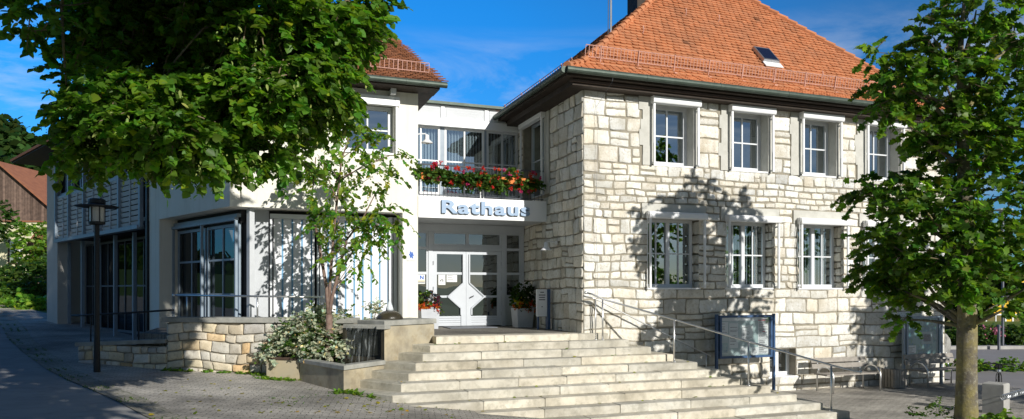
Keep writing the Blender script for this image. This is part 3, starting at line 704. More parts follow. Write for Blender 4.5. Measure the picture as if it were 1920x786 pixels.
def leaf(x0,x1,cx,side):
    zT=3.745; zb=ZT+.025; y=YD+.02; dp=.055
    m=MB()
    s0,s1=(x0,x1) if side<0 else (x1,x0)      # s0 hinge side, s1 meeting side
    k=1 if side<0 else -1
    def bx(a,b,z0,z1,dy=0): m.box(min(a,b),max(a,b),y+dy,y+dp,z0,z1)
    bx(s0,s0+k*.12,zb,zT); bx(s0+k*.12,s1,zT-.10,zT); 
    mt=.075; mbm=.14
    zc=2.48; hd=.43; wd=.50
    # meeting stile: narrow above, diamond half, wide below
    P=[(cx,zT-.10),(cx-k*mt,zT-.10),(cx-k*mt,zc+hd*(1-mt/wd)),(cx-k*wd,zc),(cx-k*mbm,zc-hd*(1-mbm/wd)),(cx-k*mbm,zb),(cx,zb)]
    vs=[(x,y-.012,z) for x,z in P]+[(x,y+dp,z) for x,z in P]; n=len(P)
    m.add(vs,[tuple(range(n)) if k<0 else tuple(range(n))[::-1],tuple(range(n,2*n))]+[(i,(i+1)%n,n+(i+1)%n,n+i) for i in range(n)])
    # raised moulding along the diamond and stile edge
    E=[(cx-k*(mt+.01),zT-.10),(cx-k*(mt+.01),zc+hd*(1-mt/wd)+.01),(cx-k*(wd+.02),zc),(cx-k*(mbm+.01),zc-hd*(1-mbm/wd)-.01),(cx-k*(mbm+.01),zb+.3)]
    for p,q in zip(E,E[1:]): m.tube([(p[0],y-.03,p[1]),(q[0],y-.03,q[1])],.024,4)
    bx(s0+k*.12,cx-k*mt,3.085,3.15,.008); bx(s0+k*.12,cx-k*wd,2.45,2.51,.009)
    bx(s0+k*.12,cx-k*mbm,zb,zb+.03,.01)
    for i in range(4): bx(s0+k*.12,cx-k*(mbm+.001),zb+.032+i*.06,zb+.086+i*.06,.014)
    D=m.build('entrance_door',M['doorgrey'],lk)
    g=MB(); a,b=sorted((s0+k*.1,cx-k*.05)); g.add([(a,y+.03,zb+.26),(b,y+.03,zb+.26),(b,y+.03,zT-.08),(a,y+.03,zT-.08)],[(0,1,2,3)]); g.build('pane',M['glass2'],D)
    h=MB()
    for z in (2.0,2.7,3.4): h.tube([(s0+k*.01,y-.02,z-.05),(s0+k*.01,y-.02,z+.05)],.014,6)
    h.build('hinge',M['galv'],D)
    if side>0:
        h=MB(); h.tube([(cx+.10,y-.03,2.44),(cx+.10,y-.07,2.46),(cx+.20,y-.07,2.50)],.013,6); h.build('handle',M['blackmetal'],D)
    return D
leaf(4.704,5.648,5.648,-1); leaf(5.654,6.686,5.654,1)
# papers behind the door glass and the poster in the side light
def paper(x,z,w,h,y,label,lines=0,pic=False):
    m=MB(); m.add([(x,y,z),(x+w,y,z),(x+w,y,z+h),(x,y,z+h)],[(0,1,2,3)],0)
    r=random.Random(int(x*100+z*10))
    for i in range(lines):
        zz=z+h*(.85-.75*i/max(1,lines)); ww=w*r.uniform(.4,.8)
        m.add([(x+.1*w,y-.002,zz),(x+.1*w+ww,y-.002,zz),(x+.1*w+ww,y-.002,zz+.008),(x+.1*w,y-.002,zz+.008)],[(0,1,2,3)],1)
    if pic:
        for q in ((.3,.35),(.5,.45),(.62,.33)): m.add([(x+q[0]*w-.02,y-.002,z+q[1]*h),(x+q[0]*w+.02,y-.002,z+q[1]*h),(x+q[0]*w+.01,y-.002,z+q[1]*h+.05)],[(0,1,2)],1)
    o=m.build('notice_paper',[M['paper'],M['ink']]); tag(o,label,'notice'); return o
paper(4.87,2.80,.20,.29,YD+.045,'white portrait notice with small dark drawing taped inside left door glass',0,True)
paper(5.10,2.88,.30,.20,YD+.045,'white landscape notice taped inside left door glass beside portrait one',3)
# ================================================================== GROUND
def sheet(name, xs, ys, m, dz=0, inside=None, kind='structure', gz=ground_z):
    vs=[];idx={};fs=[]
    for j,y in enumerate(ys):
        for i,x in enumerate(xs): vs.append((x,y,gz(x,y)+dz))
    n=len(xs)
    for j in range(len(ys)-1):
        for i in range(n-1):
            if inside is None or inside((xs[i]+xs[i+1])/2,(ys[j]+ys[j+1])/2): fs.append((j*n+i,j*n+i+1,(j+1)*n+i+1,(j+1)*n+i))
    mb=MB(); mb.add(vs,fs); o=mb.build(name,m,None,sm=True); o['kind']=kind; return o
def lin(a,b,s): n=int(round((b-a)/s)); return [a+(b-a)*i/n for i in range(n+1)]
far=[-600,-400,-250,-160,-110,-80]; 
sheet('ground',far+lin(-60,60,1.5)+[80,110,160,250,400,600],[-600,-400,-250,-160,-110,-80]+lin(-60,80,1.5)+[110,160,250,400,600],M['grass'],-.03)
KERB=[(.6,2),(.5,8),(-.4,10.2),(-.95,11.5),(-1.5,13.0),(-2.2,14.7),(-2.85,16.2),(-3.7,18.4),(-4.9,21.6),(-6.0,24.8),(-7.4,29.5),(-9.6,36),(-14,46)]
def kx(y):
    if y<KERB[0][1]: return KERB[0][0]
    for (xa,ya),(xb,yb) in zip(KERB,KERB[1:]):
        if y<=yb: return xa+(xb-xa)*(y-ya)/(yb-ya)
    return KERB[-1][0]
def strip(name, xl, xr, ys, nx, m, dz):
    vs=[];fs=[]
    for y in ys:
        for i in range(nx+1):
            x=xl(y)+(xr(y)-xl(y))*i/nx; vs.append((x,y,ground_z(x,y)+dz(x,y,i/nx) if callable(dz) else ground_z(x,y)+dz))
    n=nx+1
    for j in range(len(ys)-1):
        for i in range(nx): fs.append((j*n+i,j*n+i+1,(j+1)*n+i+1,(j+1)*n+i))
    mb=MB(); mb.add(vs,fs); o=mb.build(name,m,None,sm=True); o['kind']='structure'; return o
ysA=lin(-30,46,.5)
kw=lambda y:.42+.012*max(0,y-10)
strip('street',lambda y:kx(y)-kw(y)-(7.5+9*smooth(12,4,y) if y<12 else 7.5),lambda y:kx(y)-kw(y)+.02,ysA,14,M['asphalt'],.0)
strip('gutter_strip',lambda y:kx(y)-kw(y),lambda y:kx(y)+.01,ysA,4,M['gutterstone'],lambda x,y,t:.006-.03*math.sin(math.pi*t)+.01)
sheet('paving',lin(-10,19.5,.5),lin(-30,30,.5),M['paving'],.004,inside=lambda x,y:False) if False else None
strip('paving',lambda y:kx(y),lambda y:19.6+max(0,(y-15.4))*.0,lin(-30,15.5,.5),50,M['paving'],.008)
strip('pavement',lambda y:kx(y),lambda y:(3.0 if y<16.1 else max(-.2-(y-17.53)*.478+(.9 if y>19 else 1.6), kx(y)+.8)),lin(15.5,46,.5),12,M['paving'],.008)
strip('side_road',lambda y:19.6,lambda y:75,lin(-30,25.2,1.2),50,M['road'],.002)
# grass tufts growing between the gutter stones (one mass)
# ================================================================== STAIRS
st=thing('entrance_steps','broad flight of beige stone steps splaying out below the entrance','steps',(6.5,13.5,0))
rs_=random.Random(5)
ET=[(3.78,15.32),(3.40,15.05),(3.06,14.84),(2.73,14.60),(2.39,14.40),(2.08,14.24),(1.80,14.08),(1.55,13.93),(1.3,13.8),(1.05,13.65),(.8,13.5)]
for k in range(11):
    z1=1.65-.15*k; z0=z1-.17
    y=15.15-.345*k-(.012*k if k>3 else 0); xr=7.95+.374*k; xl=3.80-.225*k; m=MB()
    dpt=.50
    el=ET[k]
    x=xl; first=True
    while x<xr-1e-3:
        w=rs_.uniform(1.0,1.9)
        if xr-x-w<.7: w=xr-x
        a,b=x+.005,x+w-.005; dy=rs_.uniform(-.012,.012); dz=rs_.uniform(-.006,.004); v=rs_.uniform(.80,1.10); wm=rs_.uniform(-.02,.03)
        t=(v*(1+wm),v,v*(1-1.5*wm))
        if first and k>0: poly=[(a,y+dy),(b,y+dy),(b,y+dpt),(a+.0,y+dpt)]; poly[3]=(min(b-.05,a+.02),y+dpt)
        else: poly=[(a,y+dy),(b,y+dy),(b,y+dpt),(a,y+dpt)]
        f=lambda X_,Y_,dz=dz: z1+dz+.004*noise.noise((X_*2,Y_*2,k))
        m.prism(poly,z0,f,.014,0,t); x+=w; first=False
    if k>0:
        v=rs_.uniform(.7,.9); p=Vector((xl-.006,y)); q=Vector(el); dirn=(q-p).normalized(); q=q+dirn*.33; nr=Vector((-dirn.y,dirn.x)); nr=nr if nr.x>0 else -nr
        m.prism([(xl-.004,y+.004),tuple(q),(q.x+.95,q.y+.42),(xl+.8,y+.32)],z0,z1-.003,.014,0,(v,v,v*.97))
        v=rs_.uniform(.85,1.0); m.prism([(xr-.62,y+dpt+.006),(xr,y+dpt+.006),(xr,YS-.03),(xr-.62,YS-.03)],z0,z1-.002,.012,0,(v,v,v*.97))
    m.build('step',M['sand'],st)
m=MB()
for k in range(11): m.prism([(3.80-.225*k+.3,15.15-.345*k+.25),(7.95+.374*k-.2,15.15-.345*k+.25),(7.95+.374*k-.2,YS-.05),(ET[k][0]+.4,YS-.05)],-.3,1.65-.15*k-.175)
m.build('core',M['mortar'],st)
# terrace in front of the door and walkway in front of the shop
m=MB()
m.prism([(3.3,15.57),(XA+.02,15.57),(XA+.02,19.4),(3.3,19.4)],1.3,1.645); m.prism([(3.299,16.0),(3.299,19.4),(-2.3,21.5),(-2.4,18.9),(-1.55,18.05)],1.2,1.643)
m.build('terrace',M['terracepave'])['kind']='structure'
m=MB(); m.box(4.95,6.25,18.2,18.95,1.649,1.672); tag(m.build('door_mat',M['bars']),'dark grey doormat lying before the entrance doors','doormat')
# ================================================================== FOUNTAIN
ft=thing('fountain','stepped stone fountain with water falling from upper trough into lower basin','fountain',(2.2,14.9,0))
A=Vector((1.70,13.96)); B=Vector((2.62,14.78)); E_=Vector((3.86,15.56)); G=Vector((1.86,15.42)); L_=Vector((1.02,15.80))
dE=(E_-B).normalized(); nE=Vector((-dE.y,dE.x)); dG=(G-B).normalized()
m=MB(); 
m.prism([tuple(B),tuple(E_),tuple(E_+nE*.75),tuple(B+nE*.75+dE*.35)],.3,1.92,.012)
m.build('upper_block',M['fount'],ft)
m=MB(); o=.035
m.prism([tuple(B-dE*o-nE*o),tuple(E_+dE*o-nE*o),tuple(E_+nE*.8+dE*o),tuple(B+nE*.8-dE*o)],1.925,2.03,.012); m.build('upper_cap',M['cap'],ft)
m=MB(); inn=Vector((.30,.22))
m.prism([tuple(B+inn*.5+Vector((-.10,.10))),tuple(B+Vector((.25,.55))),tuple(G+Vector((.45,.35))),tuple(G+inn*.3)],.6,1.86); m.build('cascade_wall',M['wet'],ft)
gl=(G-B); gn=Vector((gl.y,-gl.x)).normalized()
if gn.y>0: gn=-gn
m=MB()
for q in (B+gl*.02,G-gl*.05): mw=MB(); mw.prism([tuple(q+gn*-.02),tuple(q+gl*.07+gn*-.02),tuple(q+gl*.07-gn*.3),tuple(q-gn*.3)],1.0,1.862); mw.build('side_jamb',M['wet'],ft)
m.prism([tuple(B+gl*.07+gn*.02),tuple(G-gl*.02+gn*.02),tuple(G-gl*.02-gn*.08),tuple(B+gl*.07-gn*.08)],1.865,1.945,.008)
m.prism([tuple(B-gl*.06+gn*.10),tuple(B+gl*.13+gn*.10),tuple(B+gl*.13-gn*.15),tuple(B-gl*.06-gn*.15)],1.86,1.952,.02)
m.build('trough_lip',M['cap'],ft)
m=MB(); m.prism([tuple(G-gn*.08),tuple(B-gn*.12),tuple(B-gn*.7),tuple(G-gn*.7)],1.3,1.93); m.build('upper_water',M['water'],ft)
# falling water, a rippled sheet with white strands
m=MB(); nx,nz_=22,12; vs=[];fs=[]
for j in range(nz_+1):
    for i in range(nx+1):
        t=.12+.74*i/nx; q=B+gl*t; dz=(j/nz_); out=.05+.16*math.sqrt(dz)+.02*noise.noise((i*.6,dz*1.5,2))
        p=q+gn*out; vs.append((p.x,p.y,1.93-.75*dz))
for j in range(nz_):
    for i in range(nx):
        if noise.noise((i*.5,j*.12,9))>-.22: fs.append((j*(nx+1)+i,j*(nx+1)+i+1,(j+1)*(nx+1)+i+1,(j+1)*(nx+1)+i))
m.add(vs,fs)
wm_=bpy.data.materials.new('falling_water'); wm_.use_nodes=True; nt=wm_.node_tree; N=nt.nodes; P=N['Principled BSDF']; P.inputs['Base Color'].default_value=(.35,.37,.36,1); P.inputs['Roughness'].default_value=.12
tr=N.new('ShaderNodeBsdfTransparent'); ms=N.new('ShaderNodeMixShader'); g=N.new('ShaderNodeNewGeometry'); mp=N.new('ShaderNodeMapping'); mp.inputs['Scale'].default_value=(16,16,1.6)
nz_n=N.new('ShaderNodeTexNoise'); nz_n.inputs['Scale'].default_value=1.6; nz_n.inputs['Detail'].default_value=5
mr=N.new('ShaderNodeMapRange'); mr.inputs['From Min'].default_value=.52; mr.inputs['From Max'].default_value=.72; mr.inputs['To Min'].default_value=.06; mr.inputs['To Max'].default_value=.75
lk_=nt.links; lk_.new(g.outputs['Position'],mp.inputs['Vector']); lk_.new(mp.outputs[0],nz_n.inputs['Vector']); lk_.new(nz_n.outputs['Fac'],mr.inputs['Value']); lk_.new(mr.outputs['Result'],ms.inputs[0]); lk_.new(tr.outputs[0],ms.inputs[1]); lk_.new(P.outputs[0],ms.inputs[2]); lk_.new(ms.outputs[0],N['Material Output'].inputs['Surface'])
m.build('waterfall',wm_,ft,sm=True)
# lower basin
wl=lambda p,q,th:[tuple(p),tuple(q),tuple(q+th),tuple(p+th)]
dA=(B-A).normalized(); dL=(L_-A).normalized()
m=MB(); m.prism([tuple(A),tuple(B+dA*.05),tuple(B+dA*.05+Vector((-.1,.14))),tuple(A+dA*.14+dL*.16)],.3,1.135); m.prism([tuple(A+dL*.004),tuple(A+dA*.137+dL*.163),tuple(L_+Vector((.15,.03))),tuple(L_)],.3,1.135); m.build('basin',M['fount'],ft)
m=MB(); ca=A-dA*.02-dL*.035; 
m.prism([tuple(ca),tuple(B+Vector((.02,-.05))),tuple(B+Vector((-.12,.16))),tuple(A+dA*.18+dL*.2)],1.14,1.225,.012); m.prism([tuple(ca+Vector((-.002,.004))),tuple(A+dA*.178+dL*.203),tuple(L_+Vector((.17,.05))),tuple(L_+Vector((-.05,-.0)))],1.14,1.222,.012); m.build('basin_cap',M['cap'],ft)
m=MB(); m.prism([tuple(A+dA*.1+dL*.1),tuple(B+Vector((-.05,.1))),tuple(G+Vector((.1,.1))),tuple(L_+Vector((.1,0)))],.7,1.19); m.build('basin_water',M['water'],ft)
m=MB(); m.lathe((2.86,15.50,2.03),[(.29,0),(.285,.04),(.24,.11),(.15,.17),(.05,.195),(.012,.20)],20); sd=m.build('spring_stone',M['wet'],ft,sm=True)
m=MB(); m.lathe((2.86,15.50,2.22),[(.085,0),(.075,.06),(.05,.13),(.022,.20),(.004,.235)],12); 
jm=mat('foaming_water',(.75,.78,.80),(.55,.6,.62),30,.2,.6,40); m.build('water_jet',jm,sd,sm=True)
# planter bed
pl=thing('stone_planter','low brown stone planter bed left of the fountain basin','planter',(.7,16,0))
Mq=Vector((.36,16.22)); m=MB(); m.prism([tuple(L_+Vector((-.012,.02))),tuple(Mq),tuple(Mq+Vector((.12,.12))),tuple(L_+Vector((.13,.13)))],.4,1.18,.01); m.build('kerb_wall',M['fount'],pl)
m=MB(); m.prism([tuple(L_+Vector((-.04,.0))),tuple(Mq+Vector((-.05,0))),tuple(Mq+Vector((.14,.14))),tuple(L_+Vector((.15,.15)))],1.183,1.235,.008); m.build('coping',M['trimwood'],pl)
m=MB(); m.prism([tuple(L_+Vector((.1,.12))),tuple(Mq+Vector((.1,.1))),(1.0,16.75),(2.2,16.2),(2.1,15.5),tuple(L_+Vector((.35,.05)))],.6,1.16); m.build('soil',M['soil'],pl)
# ================================================================== LOW STONE WALLS
lw=thing('low_retaining_wall','low multicoloured rubble wall with grey coping before the shop window','wall',(-.4,17.3,0))
W0=Vector((-1.73,18.0)); W1=Vector((2.2,15.95)); dw=(W1-W0).normalized(); iw=Vector((-dw.y,dw.x))
LX=XF(W0,dw,iw); m=MB()
tones=[(1.1,.98,.78),(.72,.74,.80),(1.1,1.05,.95),(1.12,.88,.60),(.85,.80,.72),(1.1,1.02,.85)]
masonry(m,LX,3.3,[(.68,1.93,.17,.29,.22,.5)],[],31,joint=.009,hgt=.03,tones=tones,warp=1.9)
LS=XF(W0,iw,dw); masonry(m,lambda p:LS((p[0],p[1]+.0,p[2])),.5,[(.7,1.93,.18,.28,.22,.3)],[],33,joint=.009,hgt=.03,tones=tones,warp=.3)
m.build('rubble_face',M['rubble'],lw,sm=True)
m=LMB(LX); m.box(.03,4.4,.02,.34,.5,1.93); m.build('mortar_core',M['mortar'],lw)
m=LMB(LX); u=-.10
while u<4.4: m.box(u,min(4.4,u+.9)-.006,-.07,.40,1.935,2.045,0,(rnd.uniform(.85,1.05),)*3); u+=.9
m.build('coping',M['cap'],lw)
rw=thing('ramp_wall','lower shaded rubble wall along the ramp down to the street','wall',(-2.6,18.6,0))
V0=Vector((-3.75,19.35)); RX=XF(V0,(W0-V0),Vector((-(W0-V0).y,(W0-V0).x))); LR=(W0-V0).length
m=MB(); masonry(m,RX,LR,[(.8,1.38,.16,.24,.22,.45)],[],35,joint=.009,hgt=.03,tones=tones); m.build('rubble_face',M['rubble'],rw,sm=True)
m=LMB(RX); m.box(0,LR,.02,.3,.6,1.38); m.build('mortar_core',M['mortar'],rw)
m=LMB(RX); m.obox((-.05,-.05,1.34),(LR+.03,0,.12),(0,.4,0),(0,0,.09)); m.build('coping',M['cap'],rw)
# ================================================================== RAILINGS
def railing(name,label,path,posts,r=.022,rp=.02,mat_='steel',ball=False,group=None):
    t=thing(name,label,'handrail',(path[0][0],path[0][1],0),group)
    m=MB(); m.tube(path,r,8)
    for e,q in ((path[0],path[1]),(path[-1],path[-2])):
        if ball: m.lathe((e[0],e[1],e[2]-.035),[(.005,0),(.03,.012),(.038,.035),(.03,.058),(.005,.07)],10)
    m.build('rail',M[mat_],t,sm=True)
    for x,y,z0,z1 in posts:
        p=MB(); p.tube([(x,y,z0),(x,y,z1)],rp,8); p.lathe((x,y,z0),[(.05,0),(.05,.012),(.02,.014)],10); p.build('post',M[mat_],t,sm=True)
    return t
sy=lambda k:15.15-.345*k-(.012*k if k>3 else 0)
pp=[]
for k,px in ((1,7.72),(4,8.95),(7,10.12),(10,11.35)): pp.append((px,sy(k)+.17,1.65-.15*k,1.65-.15*k+.93))
path=[(7.36,sy(0)-.02,2.60),(7.45,sy(1)+.2,2.57)]+[(x,y,z+.02) for x,y,z0,z in pp]+[(11.72,sy(10)-.10,.985),(11.80,sy(10)-.15,.975)]
railing('stair_handrail','stainless steel handrail running down the middle of the open steps',path,pp,ball=True)
railing('wall_handrail','thin steel handrail fixed down the stone wall beside the steps',[(7.30,15.14,2.52),(7.6,15.14,2.46),(9.2,15.10,1.72),(10.75,15.06,1.02)],[(7.62,15.14,1.5,2.44),(10.62,15.06,.55,1.07)],.018,.014)
rr=[]; off=iw*.22
for u,z in ((.02,2.54),(2.0,2.52),(3.6,2.50)): p=W0+dw*u+off; rr.append((p.x,p.y,z))
ro=[]
for u in (.35,2.05,3.5): p=W0+dw*u+off; ro.append((p.x,p.y,2.03,2.51))
railing('terrace_handrail','steel handrail above the low rubble wall by the striped awnings',rr,ro,ball=True)
q0=V0+Vector((.1,.15)); q1=W0+Vector((.05,.15))
railing('ramp_handrail','dark steel handrail sloping above the shaded ramp wall',[(q0.x-.3,q0.y+.2,2.05),(q0.x,q0.y,2.06),(q1.x,q1.y,2.2),(q1.x+.08,q1.y,2.2)],[(q0.x+.15,q0.y-.1,1.4,2.07),(q1.x-.7,q1.y+.42,1.4,2.14)],.022,.016,'blackmetal')
# ================================================================== NOTICE BOARDS
def board(name,label,x0,x1,y,z0,z1,mt,inner,posters,deep=.10,postz=.02,head=0):
    t=thing(name,label,'notice board',((x0+x1)/2,y,0))
    m=MB(); f=.055; xa,xb=x0+.10,x1-.10
    m.box(xa,xa+f,y-deep,y,z0,z1); m.box(xb-f,xb,y-deep,y,z0,z1); m.box(xa+f,xb-f,y-deep,y,z0,z0+f); m.box(xa+f,xb-f,y-deep,y,z1-f,z1)
    for z in (z0+.15,z1-.15): m.box(x0+.05,xa,y-.07,y-.03,z-.02,z+.02); m.box(xb,x1-.05,y-.07,y-.03,z-.02,z+.02)
    m.build('frame',M[mt],t)
    for x in (x0,x1-.055): 
        p=MB(); p.box(x,x+.055,y-.085,y-.02,postz-.2,z1+.03); p.build('post',M[mt],t)
    m=MB(); m.box(xa+.01,xb-.01,y-.02,y-.004,z0+.01,z1-.01); m.build('back_panel',inner,t)
    m=MB(); m.add([(xa+.02,y-deep+.02,z0+.02),(xb-.02,y-deep+.02,z0+.02),(xb-.02,y-deep+.02,z1-.02),(xa+.02,y-deep+.02,z1-.02)],[(0,1,2,3)]); m.build('pane',M['glass3'],t)
    rq=random.Random(int(x0*10)); ln=MB()
    for (px,pz,w,h,mm) in posters:
        if mm=='paper' and h>.15:
            for i in range(int(h/.035)-1):
                if rq.random()<.85: ln.box(xa+px+.02,xa+px+.02+(w-.04)*rq.uniform(.4,1),y-.0285,y-.0262,z0+pz+.02+i*.035,z0+pz+.031+i*.035)
        m=MB(); m.box(xa+px,xa+px+w,y-.026,y-.0205,z0+pz,z0+pz+h); m.build('poster',M[mm],t)
    ln.build('print_lines',M['ink'],t)
    return t
bd=board('notice_board','blue framed notice board with pinned papers beside the steps',10.83,12.62,15.02,.96,2.03,'blue',M['boardback'],
 [(.09,.62,.20,.28,'paper'),(.33,.25,.26,.62,'paper'),(.66,.07,.20,.22,'paper'),(.98,.06,.22,.20,'paper'),(1.20,.08,.32,.88,'paper'),(.10,.14,.18,.24,'map'),(.70,.45,.34,.36,'paper'),(.06,.93,1.45,.075,'paper')])
m=MB(); m.box(12.13,12.35,14.989,14.993,1.885,1.905); m.box(12.27,12.34,14.989,14.993,1.60,1.618); m.build('red_heading',M['red'],bd)
m=MB()
for i in range(16): m.box(12.16,12.16+rnd.uniform(.12,.25),14.989,14.993,1.10+i*.045,1.108+i*.045)
m.build('print_lines',M['ink'],bd)
b2=board('map_board','grey metal board with blue and green map behind the second bench',16.95,18.42,15.0,.80,1.93,'bluegrey',M['map'],[(.12,.10,.30,.22,'paper'),(.62,.35,.45,.34,'boardback'),(.70,.42,.28,.20,'bars')])
# ================================================================== BENCHES
def bench():
    t=thing('park_bench','weathered wooden bench on bent steel hoops under the notice board','bench')
    for s in (-.78,.78):
        m=MB(); pts=[(s,-.28,0),(s,-.29,.38)]+[(s,-.01-.28*math.cos(a),.38+.27*math.sin(a)) for a in [math.pi*i/8 for i in range(1,8)]]+[(s,.27,.38),(s,.28,0)]
        m.tube(pts,.022,8); m.build('hoop_leg',M['steel'],t,sm=True,local=True)
        m=MB(); m.tube([(s*.9,-.2,.42),(s*.9,.22,.42),(s*.9,.30,.50),(s*.9,.38,.86)],.018,6); m.build('bracket',M['galv'],t,local=True)
    m=MB()
    for i in range(4): m.box(-.92,.92,-.22+i*.115,-.115+i*.115,.44,.475,0,(rnd.uniform(.85,1.1),)*3)
    m.build('seat',M['benchwood'],t,local=True)
    m=MB()
    for i in range(2): m.obox((-.92,.285+i*.038,.58+i*.15),(1.84,0,0),(0,.028,.12),(0,.03,-.006),0,(rnd.uniform(.85,1.1),)*3)
    m.build('backrest',M['benchwood'],t,local=True)
    return t
b1=bench(); b1.location=(14.70,14.62,.03); tag(b1,'sunlit wooden bench with steel hoop legs below the stone wall',group=None)
dup(b1,(17.85,14.55,.03),0,'shaded wooden bench with steel hoop legs in front of the map board')
for o in list(C.objects):
    if o.get('category')=='bench': o['group']='benches along the stone wall'
bn=thing('litter_bin','dark slatted wooden litter bin between the two benches','litter bin',(16.45,14.8,0))
m=MB(); m.box(16.24,16.66,14.6,14.98,.05,.5); m.build('liner',M['blackmetal'],bn)
m=MB()
for i in range(5): m.box(16.23+i*.09,16.305+i*.09,14.57,14.597,.03,.53,0,(rnd.uniform(.7,1.1),)*3)
for i in range(4): m.box(16.205,16.228,14.59+i*.1,14.67+i*.1,.03,.53)
m.build('slats',M['benchwood'],bn)
# ================================================================== DOOR PLANTERS, INFO POST, LAMPS, SIGN
sg=thing('entrance_sign','white fascia board with raised blue letters above the entrance','sign',((X0+XA)/2,YF,4.7))
m=MB(); m.box(X0-.002,XA-.014,YF-.03,YF+.025,4.46,4.995); m.build('panel',M['white2'],sg)
text_part('lettering','Rathaus',[M['letter'],M['lettershade']],sg,(4.52,YF-.062,4.575),.4,width=2.36,depth=.035,off=.012,spacing=1.1,height=.335)
def planter(x,y,z,label):
    t=thing('flower_planter',label,'planter',(x,y,z))
    m=MB(); a,b,h=.21,.25,.52
    P=lambda r,z_:[(x-r,y-r,z+z_),(x+r,y-r,z+z_),(x+r,y+r,z+z_),(x-r,y+r,z+z_)]
    vs=P(a,0)+P(b,h)+P(b-.035,h)+P(b-.04,h-.06); fs=[(3,2,1,0)]
    for k in range(3): fs+=[(k*4+i,k*4+(i+1)%4,k*4+4+(i+1)%4,k*4+4+i) for i in range(4)]
    fs.append((12,13,14,15)); m.add(vs,fs); m.build('pot',M['pot'],t)
    m=MB(); m.prism([(x-b+.05,y-b+.05),(x+b-.05,y-b+.05),(x+b-.05,y+b-.05),(x-b+.05,y+b-.05)],z+.40,z+.455); m.build('soil',M['soil'],t)
    return t
plL=planter(4.42,18.45,1.65,'pale square planter of orange and purple flowers left of the doors')
plR=planter(7.02,18.35,1.65,'pale square planter of dark foliage and orange flowers right of the doors')
ip=thing('info_post','white information panel on blue posts against the stone side wall','information panel',(7.2,17.1,1.65))
m=MB(); m.box(6.94,7.22,17.1,17.17,1.98,2.68); m.build('panel',M['white2'],ip)
m=MB(); m.box(7.222,7.30,17.06,17.20,1.65,2.68); m.box(6.96,7.0,17.11,17.16,1.65,1.979); m.build('post',M['blue'],ip)
m=MB()
for zz,w in ((2.59,.10),(2.52,.18),(2.46,.16),(2.40,.17),(2.22,.03)): m.box(7.06-w/2+.02,7.06+w/2+.02,17.096,17.099,zz,zz+.022)
m.build('print_lines',M['ink'],ip)
def wall_lamp(label,base,out,reach):
    t=thing('wall_lamp',label,'lamp',base); b=Vector(base); o=Vector(out)
    m=MB(); e=b+o*reach; m.tube([b,b+o*.03],.05,10); m.tube([b,b+o*reach*.8+Vector((0,0,.03)),e+Vector((0,0,.0))],.014,6); m.build('arm',M['white2'],t)
    m=MB(); m.lathe((e.x,e.y,e.z-.20),[(.15,0),(.13,.022),(.075,.07),(.05,.10),(.05,.19),(.02,.215)],16); m.build('lamp_shade',M['white2'],t,sm=True)
    m=MB(); m.lathe((e.x,e.y,e.z-.235),[(.01,0),(.04,.012),(.05,.035)],10); m.build('bulb',M['lamp'],t,sm=True)
wall_lamp('white bell lamp on an arm high beside the balcony windows',(XR,17.75,6.56),(1,0,0),.28)
wall_lamp('white bell lamp on an arm on the shaded stone side wall',(XA-.05,16.75,3.86),(-1,0,0),.30)
cp=thing('coat_of_arms_plaque','small white plaque with blue lozenge shield on the entrance pier','plaque',(3.75,YF,3.3))
m=MB(); m.box(3.665,3.875,YF-.014,YF-.001,3.385,3.665); m.build('plate',M['paper'],cp)
m=MB(); 
for i in range(-4,5):
    for j in range(-4,5):
        if (i+j)%2: continue
        cx_,cz_=3.77+i*.021+j*.008,3.525+j*.027-i*.006
        if abs(cx_-3.77)<.055 and abs(cz_-3.525)<.075: m.add([(cx_-.021,YF-.016,cz_-.004),(cx_,YF-.016,cz_-.027),(cx_+.021,YF-.016,cz_+.004),(cx_,YF-.016,cz_+.027)],[(0,1,2,3)])
m.build('lozenges',M['inkblue'],cp)
po=thing('window_poster','white poster with blue letter in the narrow side light','poster',(4.3,YD,2.9))
m=MB(); m.box(4.14,4.50,YD+.045,YD+.05,2.83,3.10); m.build('sheet',M['paper'],po)
text_part('letter','N',[M['inkblue']],po,(4.36,YD+.040,2.95),.14,width=.10,depth=.001,off=.004)
m=MB(); m.box(4.18,4.49,YD+.041,YD+.044,2.90,2.915); m.build('yellow_line',M['yellowp'],po)
m=MB(); m.box(4.18,4.49,YD+.041,YD+.044,2.865,2.885); m.build('print_lines',M['ink'],po)
# street lamps
lp=thing('street_lamp','dark street lamp with wide flat hat in the tree shade','street lamp',(-3.05,17.54,ground_z(-3.05,17.54)))
x,y=-3.05,17.54; g0=ground_z(x,y)
m=MB(); m.tube([(x,y,g0-.1),(x,y,g0+.9),(x,y,4.05)],[.07,.055,.05],10); m.build('pole',M['blackmetal'],lp)
m=MB(); m.lathe((x,y,4.05),[(.06,0),(.16,.02),(.165,.07),(.06,.072)],16); m.lathe((x,y,4.44),[(.42,0),(.42,.015),(.2,.05),(.18,.05)],24); m.lathe((x,y,4.49),[(.16,0),(.17,.03),(.165,.10),(.13,.125),(.02,.13)],16)
for k in range(6):
    a=k*math.pi/3; m.tube([(x+.155*math.cos(a),y+.155*math.sin(a),4.12),(x+.155*math.cos(a),y+.155*math.sin(a),4.44)],.012,4)
m.build('lantern_frame',M['blackmetal'],lp)
m=MB(); m.lathe((x,y,4.122),[(.14,0),(.145,.31)],16); m.build('lantern_glass',M['lamp'],lp)
